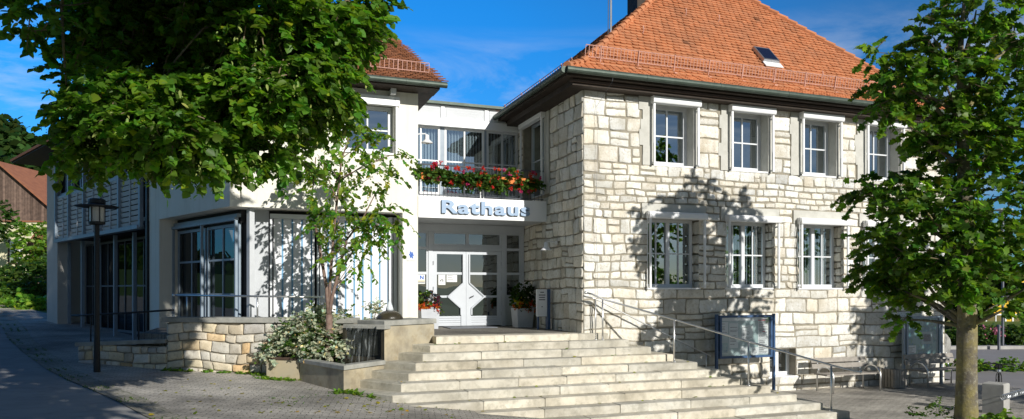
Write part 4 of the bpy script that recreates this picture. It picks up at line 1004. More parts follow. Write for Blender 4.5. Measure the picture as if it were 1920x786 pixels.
def far_lamp(x,y,h,label,plate=True):
    g0=ground_z(x,y); t=thing('street_lamp',label,'street lamp',(x,y,g0)); 
    m=MB(); m.tube([(x,y,g0-.1),(x,y,g0+h)],.055,8); m.build('pole',M['bars'],t)
    m=MB(); m.lathe((x,y,g0+h),[(.14,0),(.15,.25),(.42,.27),(.40,.31),(.12,.36)],14); m.build('lantern',M['lamp'],t)
    if plate: m=MB(); m.box(x-.2,x+.2,y-.09,y-.07,g0+h-.9,g0+h-.2); m.build('sign_plate',M['paper'],t)
far_lamp(-13.4,52.5,2.7,'small far lamp post with white plate beside the barn')
# ================================================================== RIGHT FOREGROUND
bo=thing('concrete_bollard','square pale concrete block holding the bicycle rack','bollard',(15.14,10.95,0))
m=MB(); c_=Vector((15.14,11.0)); e1=Vector((.94,.34)); e2=Vector((-.34,.94)); 
m.prism([tuple(c_-e1*.20-e2*.2),tuple(c_+e1*.20-e2*.2),tuple(c_+e1*.20+e2*.2),tuple(c_-e1*.20+e2*.2)],-.05,.66,.02); m.build('block',M['concrete'],bo)
rk=thing('bicycle_rack','galvanised spiral bicycle rack passing in front of the concrete block','bicycle rack',(15.2,10.7,0))
m=MB(); pts=[]
for i in range(150):
    t=i/149; a=i*.62; p=c_-e2*.27+e1*(-.55+1.7*t); pts.append((p.x-e2.x*.05*math.cos(a),p.y-e2.y*.05*math.cos(a),.42+.05*math.sin(a)))
m.tube(pts,.012,5); p0,p1=c_-e2*.27-e1*.56,c_-e2*.27+e1*1.16
m.tube([(p0.x,p0.y,.37),(p1.x,p1.y,.37)],.016,6); m.tube([(p0.x,p0.y,.47),(p1.x,p1.y,.47)],.016,6); m.build('spiral',M['galv'],rk)
m=MB(); p=c_-e2*.27+e1*1.1; m.tube([(p.x,p.y,0),(p.x,p.y,.42)],.03,8); m.build('post',M['galv'],rk)
bk=thing('bicycle','dark bicycle parked end on behind the concrete block','bicycle',(15.4,11.9,0))
e1=Vector((.59,-.81)); fd=Vector((.81,.59)); w0=c_+fd*.75+e1*.06                                   # front wheel near the block, rear further away
def bp(u,s,z): q=w0+fd*u+e1*s; return (q.x,q.y,z)
def wheel(u):
    m=MB(); m.tube([bp(u+.33*math.cos(a),0,.34+.33*math.sin(a)) for a in [2*math.pi*i/24 for i in range(25)]],.022,6,cap=False); t=m.build('tyre',M['rubber'],None); 
    return m
for u in (0,1.05):
    m=MB(); m.tube([bp(u+.33*math.cos(a),0,.34+.33*math.sin(a)) for a in [2*math.pi*i/24 for i in range(25)]],.022,6,cap=False)
    w=m.build('wheel',M['rubber'],bk)
    m=MB()
    for k in range(14): a=2*math.pi*k/14; m.tube([bp(u,.0,.34),bp(u+.31*math.cos(a),0,.34+.31*math.sin(a))],.0025,3)
    m.tube([bp(u,-.05,.34),bp(u,.05,.34)],.03,8); m.build('spokes',M['galv'],w)
m=MB()
for p,q in ((bp(.28,0,.85),bp(.62,0,.42)),(bp(.26,0,.72),bp(.62,0,.40)),(bp(.72,0,.82),bp(.60,0,.38)),(bp(.28,0,.82),bp(.71,0,.74)),(bp(1.05,0,.34),bp(.61,0,.38)),(bp(1.05,0,.34),bp(.71,0,.72))): m.tube([p,q],.018,6)
for s in (-.06,.06): m.tube([bp(0,s,.34),bp(.20,s*.8,.72),bp(.26,0,.88)],.014,6)
m.build('frame',M['blackmetal'],bk)
m=MB(); m.tube([bp(.28,-.30,.97),bp(.22,-.26,1.0),bp(.20,-.05,.985),bp(.20,.05,.985),bp(.22,.26,1.0),bp(.28,.30,.97)],.014,6); m.tube([bp(.26,0,.86),bp(.20,0,.985)],.018,6); m.tube([bp(.29,-.31,.968),bp(.23,-.23,1.0)],.02,6); m.tube([bp(.29,.31,.968),bp(.23,.23,1.0)],.02,6); m.tube([bp(.16,-.16,.97),bp(.20,-.24,.96)],.008,4); m.tube([bp(.16,.16,.97),bp(.20,.24,.96)],.008,4); m.build('handlebar',M['blackmetal'],bk)
m=MB(); m.lathe(bp(.06,0,.80),[(.02,0),(.045,.03),(.04,.07),(.01,.08)],10); m.build('headlight',M['galv'],bk)
m=MB(); m.prism([bp(.68,-.04,0)[:2],bp(.68,.04,0)[:2],bp(.92,.08,0)[:2],bp(.92,-.08,0)[:2]],.86,.91,.015); m.tube([bp(.73,0,.8),bp(.74,0,.87)],.014,6); m.build('saddle',M['rubber'],bk)
for o in [o for o in C.objects if o.name.startswith('tyre')]: bpy.data.objects.remove(o)
# standing stone
sr=random.Random(3); m=MB(); vs=[];fs=[]; n=18; K=9; cx,cy=22.25,18.15
for j in range(K+1):
    t=j/K; z=-.1+1.25*t; r=.36*(1-.5*t**2)*(.55 if j==K else 1)
    for i in range(n):
        a=2*math.pi*i/n; q=r*(1+.28*noise.noise((math.cos(a)*1.2,math.sin(a)*1.2,z*1.6)))
        vs.append((cx+.22*t+q*1.0*math.cos(a),cy+q*.7*math.sin(a),z+.05*noise.noise((a,z,2))))
for j in range(K):
    for i in range(n): fs.append((j*n+i,j*n+(i+1)%n,(j+1)*n+(i+1)%n,(j+1)*n+i))
fs.append(tuple(range(K*n,K*n+n))); m.add(vs,fs); tag(m.build('standing_stone',M['rock']),'rough grey standing stone beside the tree trunk','boulder')
# crown clusters: centre x, y, z, radii along x, y, z, amount
LV= [(-1.8, 9.39, 4.6, 0.43, 0.7, 0.36, 1), (-1.31, 9.0, 4.37, 0.65, 0.8, 0.36, 1.6), (-0.76, 8.8, 4.19, 0.59, 0.8, 0.33, 1.5), (-1.63, 9.33, 4.14, 0.36, 0.5, 0.24, 0.6), (-1.02, 9.21, 4.68, 0.74, 0.8, 0.31, 1.3), (-0.38, 8.98, 4.1, 0.43, 0.6, 0.22, 0.7), (-1.38, 10.73, 5.89, 1.07, 1.3, 0.71, 2.2), (-2.15, 11.22, 6.17, 0.65, 1.2, 0.58, 1.1), (-0.31, 10.33, 5.96, 1.0, 1.4, 0.78, 2.2), (-0.42, 9.95, 5.0, 0.75, 1.0, 0.55, 1.5), (-1.11, 10.63, 5.39, 0.92, 1.0, 0.5, 1.3), (0.33, 9.25, 5.55, 0.72, 1.1, 0.65, 2.0), (0.82, 9.07, 5.75, 0.52, 0.9, 0.52, 1.3), (1.18, 9.15, 5.89, 0.3, 0.6, 0.37, 0.6), (0.44, 9.0, 4.85, 0.64, 0.9, 0.45, 1.6), (0.81, 8.97, 5.07, 0.45, 0.7, 0.35, 0.9), (0.05, 9.03, 4.75, 0.57, 0.9, 0.38, 1.3), (0.47, 8.98, 4.6, 0.38, 0.6, 0.23, 0.7), (0.9, 8.93, 4.72, 0.23, 0.4, 0.23, 0.4), (0.32, 9.04, 4.1, 0.18, 0.35, 0.11, 0.25), (0.22, 10.03, 6.28, 0.84, 1.0, 0.49, 1.2), (-0.79, 10.72, 6.46, 1.16, 1.2, 0.44, 1.5), (1.37, 9.3, 6.27, 0.24, 0.5, 0.2, 0.3), (-2.38, 8.86, 5.52, 0.17, 0.4, 0.31, 0.35), (-1.67, 10.62, 6.31, 0.84, 1, 0.35, 1), (-2.48, 11.03, 5.57, 0.18, 0.4, 0.28, 0.25), (-2.35, 10.98, 5.78, 0.28, 0.5, 0.35, 0.4)]
TV= [(11.61, 9.59, 7.22, 0.48, 0.7, 0.43, 0.7), (12.34, 9.33, 7.71, 0.63, 0.8, 0.48, 0.9), (11.07, 9.79, 6.45, 0.48, 0.7, 0.48, 0.9), (11.79, 9.53, 6.45, 0.77, 1.0, 0.77, 1.6), (12.7, 9.2, 6.74, 0.67, 1.0, 0.77, 1.3), (11.57, 9.61, 5.54, 0.31, 0.6, 0.39, 0.6), (12.29, 9.45, 5.32, 0.78, 1.0, 0.82, 1.7), (12.88, 9.13, 5.49, 0.67, 1.0, 0.87, 1.3), (11.65, 10.43, 4.64, 0.72, 0.6, 0.41, 0.8), (11.26, 10.68, 4.5, 0.46, 0.4, 0.14, 0.35), (11.34, 9.48, 4.03, 0.85, 0.9, 0.57, 1.4), (12.52, 9.26, 4.14, 0.87, 1.0, 0.87, 1.7), (11.75, 10.82, 3.65, 0.53, 0.5, 0.37, 0.6), (11.81, 11.01, 2.92, 0.53, 0.5, 0.32, 0.6), (12.02, 10.51, 3.12, 0.73, 0.7, 0.47, 1.0), (11.7, 9.24, 3.17, 0.85, 0.9, 0.42, 1.4), (12.73, 9.08, 3.32, 0.57, 0.8, 0.53, 1.0), (12.21, 10.44, 2.49, 0.52, 0.4, 0.23, 0.4), (11.79, 9.21, 2.74, 0.66, 0.6, 0.23, 0.6), (12.53, 8.83, 2.37, 0.19, 0.3, 0.15, 0.2), (11.67, 10.21, 2.1, 0.2, 0.2, 0.12, 0.1), (13.72, 9.04, 5.05, 0.78, 1, 1.37, 1.5), (13.63, 9.07, 2.89, 0.68, 1, 0.59, 0.9), (13.53, 9.1, 7.39, 0.68, 0.8, 0.68, 1.0), (10.84, 9.88, 5.92, 0.27, 0.4, 0.29, 0.3), (10.62, 9.96, 6.84, 0.17, 0.3, 0.29, 0.18)]
SV= [(1.95, 15.47, 6.08, 0.51, 0.4, 0.28, 0.5), (2.37, 15.32, 5.86, 0.45, 0.4, 0.34, 0.6), (2.83, 15.05, 5.5, 0.28, 0.3, 0.22, 0.3), (1.85, 15.61, 5.43, 0.62, 0.5, 0.4, 0.8), (2.47, 15.28, 5.07, 0.56, 0.4, 0.39, 0.8), (1.54, 15.83, 4.99, 0.57, 0.5, 0.4, 0.7), (1.85, 15.61, 4.41, 0.68, 0.5, 0.4, 0.9), (2.67, 15.1, 4.27, 0.45, 0.35, 0.28, 0.6), (2.86, 14.93, 4.04, 0.2, 0.2, 0.16, 0.2), (2.05, 15.44, 3.94, 0.62, 0.45, 0.34, 0.8), (1.44, 15.87, 4.07, 0.34, 0.3, 0.34, 0.4), (1.84, 15.51, 3.44, 0.39, 0.35, 0.34, 0.45), (2.05, 15.44, 3.16, 0.2, 0.2, 0.18, 0.18), (2.56, 15.14, 3.82, 0.34, 0.3, 0.22, 0.35), (1.39, 16.0, 5.58, 0.34, 0.4, 0.46, 0.5), (2.25, 15.26, 3.26, 0.16, 0.15, 0.11, 0.1)]
BV= [(0.59, 16.5, 1.37, 0.26, 0.16), (0.86, 16.4, 1.6, 0.35, 0.33), (1.18, 16.18, 1.87, 0.35, 0.32), (1.44, 15.87, 1.66, 0.37, 0.32), (1.12, 16.09, 1.44, 0.4, 0.21), (1.47, 15.65, 1.38, 0.34, 0.16), (1.79, 15.53, 1.52, 0.2, 0.18), (1.96, 16.32, 2.0, 0.21, 0.26), (1.43, 16.41, 2.09, 0.24, 0.21), (0.45, 16.23, 1.25, 0.14, 0.09)]
# ================================================================== VEGETATION
RG=np.random.default_rng(12)
def nrm(a): return a/np.maximum(1e-9,np.linalg.norm(a,axis=-1,keepdims=True))
SH={'heart':[[(0,0,0),(.30,.06,.05),(.48,.34,.09),(.30,.72,.06),(0,1,-.06)]],
    'lobed':[[(0,0,0),(.34,.02,.04),(.50,.26,.08),(.33,.42,.05),(.52,.66,.07),(.24,.74,.03),(0,1,-.05)]],
    'lance':[[(0,0,0),(.20,.22,.05),(.23,.5,.05),(.12,.8,.0),(0,1,-.10)]],
    'quad':[[(0,0,0),(.4,.35,.04),(.25,.8,.02),(0,1,0)]]}
def leaves(name, pos, L, N, size, tint, m, parent, shape='heart', wid=1.0):
    half=np.array(SH[shape][0]); k=len(half); mir=half.copy(); mir[:,0]*=-1
    pts=np.concatenate([half,mir[1:-1]]); n=len(pos); P=len(pts)
    L=nrm(L); S=nrm(np.cross(L,N)); N=np.cross(S,L)
    s=size[:,None,None]
    v=pos[:,None,:]+s*(pts[None,:,0:1]*wid*S[:,None,:]+pts[None,:,1:2]*L[:,None,:]+pts[None,:,2:3]*N[:,None,:])
    f1=list(range(k)); f2=[0]+[k-1]+list(range(P-1,k-1,-1))
    idx=np.array([f1,f2]); lv=(np.arange(n)[:,None,None]*P+idx[None]).reshape(-1)
    me=bpy.data.meshes.new(name); me.vertices.add(n*P); me.vertices.foreach_set('co',v.astype(np.float32).ravel())
    me.loops.add(len(lv)); me.loops.foreach_set('vertex_index',lv.astype(np.int32)); nf=2*n
    me.polygons.add(nf); me.polygons.foreach_set('loop_start',(np.arange(nf)*k).astype(np.int32)); 
    me.materials.append(m); at=me.attributes.new('tint','FLOAT_COLOR','FACE')
    c=np.concatenate([np.repeat(tint,2,axis=0),np.ones((nf,1))],axis=1); at.data.foreach_set('color',c.astype(np.float32).ravel())
    me.update(); me.validate()
    o=bpy.data.objects.new(name,me); C.objects.link(o); o.parent=parent
    if parent is not None: 
        w=world_loc(parent); me.transform(Matrix.Translation(-w))
    return o
def tints(n, lo=.55, hi=1.35, hue=.25):
    b=RG.uniform(lo,hi,n); h=RG.normal(0,hue,n)
    return np.stack([b*(1+np.maximum(-.5,h)),b,b*(1-.4*h)],axis=1)
def spray_set(blobs, per, nl, slen, droop=.35, out=.7, up=.25):
    """points and frames of leaves set along drooping twigs that fill the clusters"""
    P=[];D=[]
    for (x,y,z,rx,ry,rz,w) in blobs:
        n=max(2,int(per*w)); d=nrm(RG.normal(size=(n,3))); r=RG.uniform(.25,1,n)**.5
        q=d*r[:,None]*np.array([rx,ry,rz]); P.append(q+np.array([x,y,z]))
        dd=d*out+RG.normal(0,.5,(n,3)); dd[:,2]=dd[:,2]*.5-droop+up*RG.uniform(-1,1,n); D.append(nrm(dd))
    P=np.concatenate(P);D=np.concatenate(D);n=len(P)
    Ln=slen*RG.uniform(.6,1.3,n)
    t=(np.arange(nl)+RG.uniform(.1,.9,(n,nl)))/nl
    pos=P[:,None,:]+D[:,None,:]*(t*Ln[:,None])[:,:,None]; pos[:,:,2]-=droop*.6*(t**2)*Ln[:,None]
    upv=np.array([0,0,1.]); side=nrm(np.cross(D,upv)); sg=np.where(np.arange(nl)%2==0,1,-1)*np.ones((n,1))
    L=D[:,None,:]*.75+side[:,None,:]*sg[:,:,None]*.9+RG.normal(0,.32,(n,nl,3)); L[:,:,2]-=.28
    return P,D,Ln,pos.reshape(-1,3),L.reshape(-1,3)
def crown(name, blobs, per, nl, slen, size, m, parent, shape='heart', wid=1.0, upw=.85, rough=.55, droop=.35, tlo=.55, thi=1.35, hue=.16, out=.7):
    P,D,Ln,pos,L=spray_set(blobs,per,nl,slen,droop,out)
    n=len(pos); N=np.array([0,0,upw])+RG.normal(0,rough,(n,3))+np.array([.1,-.25,0])
    sp_=np.repeat(RG.uniform(.62,1.3,len(P)),nl)[:,None]*np.stack([1+.25*np.repeat(RG.normal(0,.25,len(P)),nl)]+[np.ones(n)]*2,axis=1)
    o=leaves(name,pos,L,nrm(N),size*RG.uniform(.5,1.35,n),tints(n,tlo,thi,hue)*np.maximum(.2,sp_)*np.where(RG.random(n)[:,None]<.03,np.array([[1.9,1.35,.8]]),1.),m,parent,shape,wid)
    return o,P,D,Ln
def twigs(name,P,D,Ln,m,parent,keep=1,r=.006,anchor=None):
    mb=MB()
    for i in range(len(P)):
        if RG.random()>keep: continue
        p=Vector(P[i]); d=Vector(D[i]); l=Ln[i]; e=p+d*l*.9; e.z-=.2*l
        mb.tube([p-d*l*.3,p+d*l*.4-Vector((0,0,.04*l)),e],[r*1.3,r,r*.4],3,cap=False)
    return mb.build(name,m,parent)
def limb(mb, a, b, r0, r1, sag=.0, n=7, rng=rnd, wob=.06):
    a,b=Vector(a),Vector(b); L=(b-a).length; pts=[];rr=[]; o=Vector((rng.uniform(0,99),0,0))
    for i in range(n+1):
        t=i/n; p=a.lerp(b,t); p.z+=sag*L*math.sin(math.pi*t)
        w=noise.noise_vector(p*.9+o)*wob*L*math.sin(math.pi*t)
        pts.append(p+w); rr.append(r0+(r1-r0)*t**.8)
    mb.tube(pts,rr,7); return pts
# ---- big linden, trunk left of the photograph
lt=thing('linden_tree','large dark green linden with drooping leafy branches over the white building','tree',(-4.2,2.0,ground_z(-4.2,2)))
tb=Vector((-4.2,2.0,.7))
LH=[(-.4,5.8,8.8,1.8,1.8,.9,1.7),(-1.2,4.2,5.9,1.2,.8,.35,.9),(-2.8,4.4,6.8,1.5,1.6,1.0,1.2),(.2,1.6,6.2,1.3,1.2,.5,1.1),(0,8.2,9.2,1.5,1.8,1.2,1.7),(-.6,6.2,11,2.0,2.3,1.3,2.0),(-3.4,5,9.4,2.0,2.0,1.6,1.8),(-1,2.5,9.8,2.0,2.2,1.4,1.8),(-5.5,2,8,2.2,2.4,2.0,1.6),(-4,-1,8.5,2.4,2.2,1.8,1.4),(-1.5,-1.5,9,2,2,1.3,1.2),(-3.2,7.2,7.8,.9,1.2,1.0,1.0),(-1.5,9.5,8.6,1.3,1.4,.9,1.2),(.3,10.2,8.7,.9,1.0,.8,.9),(.3,9.2,10.8,1.2,1.5,1.3,1.6),(-.8,9,13,1.8,2.0,1.4,1.8),(.7,8,12.2,1.1,1.5,1.2,1.3),(-2.2,9.6,11,1.5,1.6,1.5,1.4),(-1.8,11,9.4,1.3,1.3,1.0,1.2),(-.7,7.0,7.2,1.2,1.0,.55,1.5),(1.2,9,10.8,.7,1.2,1.5,1.4),(1.45,8.6,8.6,.55,1.2,1.0,1.0),(-4.9,8.2,6.6,.5,1.2,.8,.7)]  # unseen clusters above and behind the view, placed for the shade they cast
m=MB(); m.tube([tb-Vector((0,0,.3)),tb+Vector((0,0,.3)),tb+Vector((.1,.1,2)),tb+Vector((.2,.3,4.2)),tb+Vector((.4,.6,7))],[.55,.42,.36,.30,.18],14)
m.build('trunk',M['bark'],lt,sm=True)
m=MB(); hubs=[Vector((-1.3,10.9,6.6)),Vector((0,10.1,6.5)),Vector((-1.0,5,9.4))]
for h in hubs: limb(m,tb+Vector((.2,.3,3.6)),h,.17,.08,.10)
for (x,y,z,rx,ry,rz,w) in LV+LH:
    h=min(hubs,key=lambda q:(q-Vector((x,y,z))).length); p=limb(m,h,(x,y,z),.026,.005,.10,wob=.22)
m.tube([(-2.02,9.7,6.35),(-2.03,9.6,5.9),(-1.98,9.5,5.3),(-1.95,9.45,5.0)],[.022,.02,.014,.008],6)
m.build('branch',M['bark'],lt,sm=True)
LV=[(x+(.25 if x<-1.7 else 0),y,z+(.20 if z<5.3 else .08),rx*.82,ry*.85,rz*.74,w*(.45 if x<-1.9 and z>5 else 1)) for x,y,z,rx,ry,rz,w in LV]
c1,P,D,Ln=crown('crown',LV,100,22,.36,.090,M['linden'],lt,'heart',1.0,upw=.9,rough=.5)
twigs('twigs',P,D,Ln,M['twig'],lt,.55,.006)
crown('unseen_upper_crown',LH,190,20,.7,.13,M['linden'],lt,'heart',1.0)
# hanging bracts and fruit of the linden
vis=[b for b in LV if b[2]<5.8]; P,D,Ln,pos,L=spray_set(vis,26,2,.4); n=len(pos)
pos=pos-np.array([0,.06,.05])
leaves('bracts',pos,np.array([0,0,-1.])+RG.normal(0,.45,(n,3)),nrm(np.array([.2,-1,.3])+RG.normal(0,.4,(n,3))),.075*RG.uniform(.7,1.2,n),tints(n,.7,1.15,.1),M['bract'],lt,'lance',.8)
n2=3; q=np.repeat(pos,n2,axis=0)+np.concatenate([RG.normal(0,.018,(n*n2,2)),RG.uniform(-.13,-.07,(n*n2,1))],axis=1)
leaves('fruit',q,RG.normal(0,1,(n*n2,3)),nrm(np.array([.2,-1,.5])+RG.normal(0,.4,(n*n2,3))),.016*RG.uniform(.8,1.3,n*n2),tints(n*n2,.9,1.3,.05),M['bract'],lt,'quad',1.2)
# ---- plane-like tree at the right
rt=thing('street_tree','lobed leaf tree with smooth grey trunk at the right in front of the stone building','tree',(12.17,9.39,0))
m=MB(); tp=[(12.17,9.39,-.1),(12.17,9.39,.15),(12.18,9.39,1.2),(12.21,9.40,2.4),(12.2,9.42,4),(12.14,9.45,5.6),(12.1,9.45,7.0),(12.15,9.4,8.1)]
pts=[];rr=[]
for i in range(40):
    t=i/39*(len(tp)-1); a=int(min(t,len(tp)-2)); f=t-a; p=Vector(tp[a]).lerp(Vector(tp[a+1]),f); pts.append(p)
    rr.append(np.interp(p.z,[-.1,.15,.6,1.2,2.4,4,5.6,7,8.1],[.25,.21,.18,.168,.16,.13,.09,.05,.02])*(1+.04*noise.noise(p*2)))
m.tube(pts,rr,16); 
for z,a,s in ((1.35,2.0,.03),(2.0,4.0,.035),(1.7,.6,.025)): m.lathe((12.18+.19*math.cos(a),9.39+.19*math.sin(a),z),[(.005,-s),(s,0),(.005,s)],7)
m.build('trunk',M['bark'],rt,sm=True)
m=MB()
for (x,y,z,rx,ry,rz,w) in TV:
    z0=min(7.4,max(2.0,z-.75-.25*math.hypot(x-12.15,y-9.4))); 
    limb(m,(12.17,9.4,z0),(x,y,z),.05,.012,.02,wob=.09)
m.build('branch',M['bark'],rt,sm=True)
TV=[(x,y,z+.05,rx*.78,ry*.8,rz*.76,w) for x,y,z,rx,ry,rz,w in TV]
c2,P,D,Ln=crown('crown',TV,52,15,.40,.112,M['maple'],rt,'lobed',1.1,upw=.75,rough=.55,droop=.25)
twigs('twigs',P,D,Ln,M['twig'],rt,.6,.007)
dup(rt,(19.3,7.9,0),1.1,'lobed leaf tree standing right of the photographed street tree',.86)
for o in (rt,): pass
# ---- small multi-stemmed tree in the planter
yt=thing('young_tree','small multi stemmed tree with light green leaves in the fountain planter','tree',(1.61,15.65,1.16))
m=MB()
def stem(p,r0,r1): 
    n=len(p); m.tube(p,[r0+(r1-r0)*i/(n-1) for i in range(n)],7)
m.tube([(1.62,15.65,1.0),(1.61,15.65,1.7),(1.60,15.66,2.14)],[.105,.082,.07],9)
stem([(1.59,15.66,2.1),(1.55,15.67,2.71),(1.42,15.72,3.5),(1.32,15.76,4.06),(1.26,15.78,4.6),(1.35,15.9,5.5)],.045,.012)
stem([(1.60,15.66,2.1),(1.66,15.63,2.5),(1.79,15.58,3.04),(1.95,15.52,3.72),(2.27,15.41,4.17),(2.54,15.31,4.74)],.045,.010)
stem([(1.60,15.66,2.1),(1.62,15.66,2.8),(1.69,15.62,3.83),(1.85,15.56,5.42),(2.06,15.49,6.1)],.042,.010)
stem([(1.79,15.58,3.0),(2.2,15.35,3.7),(2.62,15.12,4.1)],.022,.008)
stem([(1.85,15.56,5.0),(2.3,15.35,5.3),(2.80,15.15,5.5)],.018,.006)
stem([(1.66,15.64,3.5),(1.75,15.6,4.6),(1.4,15.85,5.5)],.022,.007); stem([(1.62,15.7,2.2),(1.70,15.62,2.7),(2.02,15.46,3.2)],.018,.006)
m.build('trunk',M['bark2'],yt,sm=True)
m=MB()
for (x,y,z,rx,ry,rz,w) in SV: limb(m,(1.75,15.6,z-.5),(x,y,z),.012,.005,0,5)
m.build('branch',M['bark2'],yt,sm=True)
crown('crown',SV,27,13,.40,.115,M['younglf'],yt,'lance',1.35,upw=.7,rough=.55,droop=.5,hue=.3)
# ---- bushes
def bush(name,label,cat,blobs,per,nl,slen,size,m,shape='quad',group=None,stem_=True,**kw):
    x,y=blobs[0][0],blobs[0][1]; z0=min(b[2]-b[5] for b in blobs); t=thing(name,label,cat,(x,y,z0),group)
    if stem_:
        mb=MB(); 
        for b in blobs[:12]: limb(mb,(x,y,z0),b[:3],.015,.006,0,4)
        mb.build('stem',M['twig'],t)
    crown('foliage',blobs,per,nl,slen,size,m,t,shape,**kw); return t
bb=[(x,y,z,a,a*.8,b,a*b*6) for x,y,z,a,b in BV if y<16.45 or z<1.8]
vb=bush('variegated_shrub','broad white variegated shrub spilling over the planter edge','shrub',bb,150,15,.24,.066,M['pale'],'quad',droop=.1,upw=.6,rough=.7,tlo=.6,thi=1.3,hue=.10)
crown('green_foliage',[b for b in bb],45,12,.24,.06,M['bushleaf'],vb,'quad',droop=.05,upw=.6,rough=.7,tlo=.7,thi=1.6)
bush('variegated_sprig','small upright variegated sprig beside the spring stone','shrub',[(2.62,16.35,2.05,.17,.15,.25,.5),(2.72,16.3,2.28,.10,.1,.16,.3)],60,9,.18,.06,M['pale'],'quad',droop=-.2,upw=.5,rough=.7)
bush('foreground_shrub','small leafy shrub at the foot of the tree left of its trunk','shrub',[(11.75,9.75,.30,.35,.3,.26,1.0)],60,12,.22,.055,M['bushleaf'],'quad',droop=-.1,thi=1.6)
bush('foreground_plant','bright green leafy plant at the tree foot right of its trunk','plant',[(12.25,8.95,.22,.25,.2,.20,.6),(12.55,9.0,.24,.22,.2,.16,.5)],45,8,.22,.11,M['younglf'],'heart',droop=-.1,thi=1.5)
# weeds along the wall foot and the stairs
wr_=random.Random(8)
wp=[(355,697),(372,700),(398,701),(420,700),(447,699),(470,699),(483,692),(497,698),(515,700),(531,708),(548,714),(556,712),(642,738),(655,741),(668,744),(690,747),(340,690)]
wl_=['rosette of green weed by the dark end of the rubble wall','low weed under the rubble wall where its shade ends','tiny grass tuft under the rubble wall','small weed at the rubble wall foot','dandelion weed mid along the rubble wall foot','leafy weed tuft below the yellow wall stone','weed under the shrub edge by the wall','weed where wall meets planter','weed at the left planter foot','spreading weed along planter foot','weed below the planter end','weed beside the planter joint','broad leafed dandelion at the fountain basin corner','dandelion right of the fountain basin corner','dandelion leaves before the lowest left step','last dandelion by the left steps','weed in the shade left of the rubble wall']
WX_=[(-1.52,17.62),(-1.25,17.52),(-.88,17.38),(-.55,17.2),(-.15,17.0),(.12,16.85),(.22,16.62),(.3,16.15),(.42,16.0),(.58,15.92),(.72,15.84),(.86,15.78),(1.62,13.85),(1.83,13.86),(1.95,13.70),(2.2,13.45),(-1.75,17.75)]
for i,((x,y),lb) in enumerate(zip(WX_,wl_)):
    g0=ground_z(x,y); t=thing('weed',lb,'weed',(x,y,g0),'weeds along the wall foot'); n=RG.integers(22,40); a=RG.uniform(0,6.28,n)
    L=np.stack([np.cos(a),np.sin(a),RG.uniform(.25,1.1,n)],axis=1); pos=np.array([x,y,g0+.01])+np.concatenate([RG.normal(0,.06,(n,2)),np.zeros((n,1))],axis=1)
    leaves('foliage',pos,L,np.array([0,0,1.])+RG.normal(0,.2,(n,3)),RG.uniform(.06,.12,n)*(1.25 if 12<=i<=15 else .95),tints(n,.7,1.5,.2),M['younglf'],t,'lance',1.1)
# moss and grass in the gutter strip: one mass
pos=[]
for i in range(2600):
    y=RG.uniform(9.5,30); x=kx(y)-kw(y)*RG.choice([.02,.35,.65,.97])+RG.normal(0,.015)
    if noise.noise((x*1.3,y*1.3,4))>.12: pos.append((x,y,ground_z(x,y)+.0))
pos=np.array(pos); n=len(pos); L=RG.normal(0,.6,(n,3)); L[:,2]=RG.uniform(.3,1,n)
gs=leaves('gutter_grass',pos,L,RG.normal(0,1,(n,3)),RG.uniform(.025,.06,n),tints(n,.7,1.5,.3),M['bushleaf'],None,'lance',.5); tag(gs,'thin grass and moss growing between the kerb setts','grass',kind='stuff')
pos=[]
for i in range(1500):
    x=RG.uniform(.3,4.5); y=RG.uniform(12.4,16.0)
    if noise.noise((x*1.1,y*1.1,14))>.12 and y<15.0-.0*x and (x<1.6 or y<13.9-.35*(x-1.7)): pos.append((x,y,ground_z(x,y)+.008))
pos=np.array(pos); n=len(pos); L=RG.normal(0,.8,(n,3)); L[:,2]=RG.uniform(.1,.5,n)
gs=leaves('paving_moss',pos,L,RG.normal(0,1,(n,3)),RG.uniform(.02,.05,n),tints(n,.7,1.5,.3),M['bushleaf'],None,'lance',.6); tag(gs,'scattered moss tufts in the paving joints','moss',kind='stuff')
# a few fallen leaves on steps and paving: one mass
pos=[]
for i in range(150):
    if i<60:
        k=int(RG.integers(0,9)); x=RG.uniform(3.6-.2*k,8+.37*k); pos.append((x,15.15-.345*k+RG.uniform(.05,.33),1.656-.15*k))
    else:
        x=RG.uniform(-1.5,3.5); y=RG.uniform(11.5,16.3)
        if x>.2 and y>13.6-.2*x: y=RG.uniform(11.5,13.0)
        pos.append((x,y,ground_z(x,y)+.018))
pos=np.array(pos); n=len(pos); tt=tints(n,.7,1.4,.3); L=RG.normal(0,1,(n,3)); L[:,2]*=.15
fl_=leaves('fallen_leaves',pos,L,np.array([0,0,1.])+RG.normal(0,.25,(n,3)),RG.uniform(.04,.09,n),tt*np.array([[1.9,1.1,.9]]),M['younglf'],None,'heart',.9); tag(fl_,'scattered fallen leaves on the steps and paving','leaves',kind='stuff')
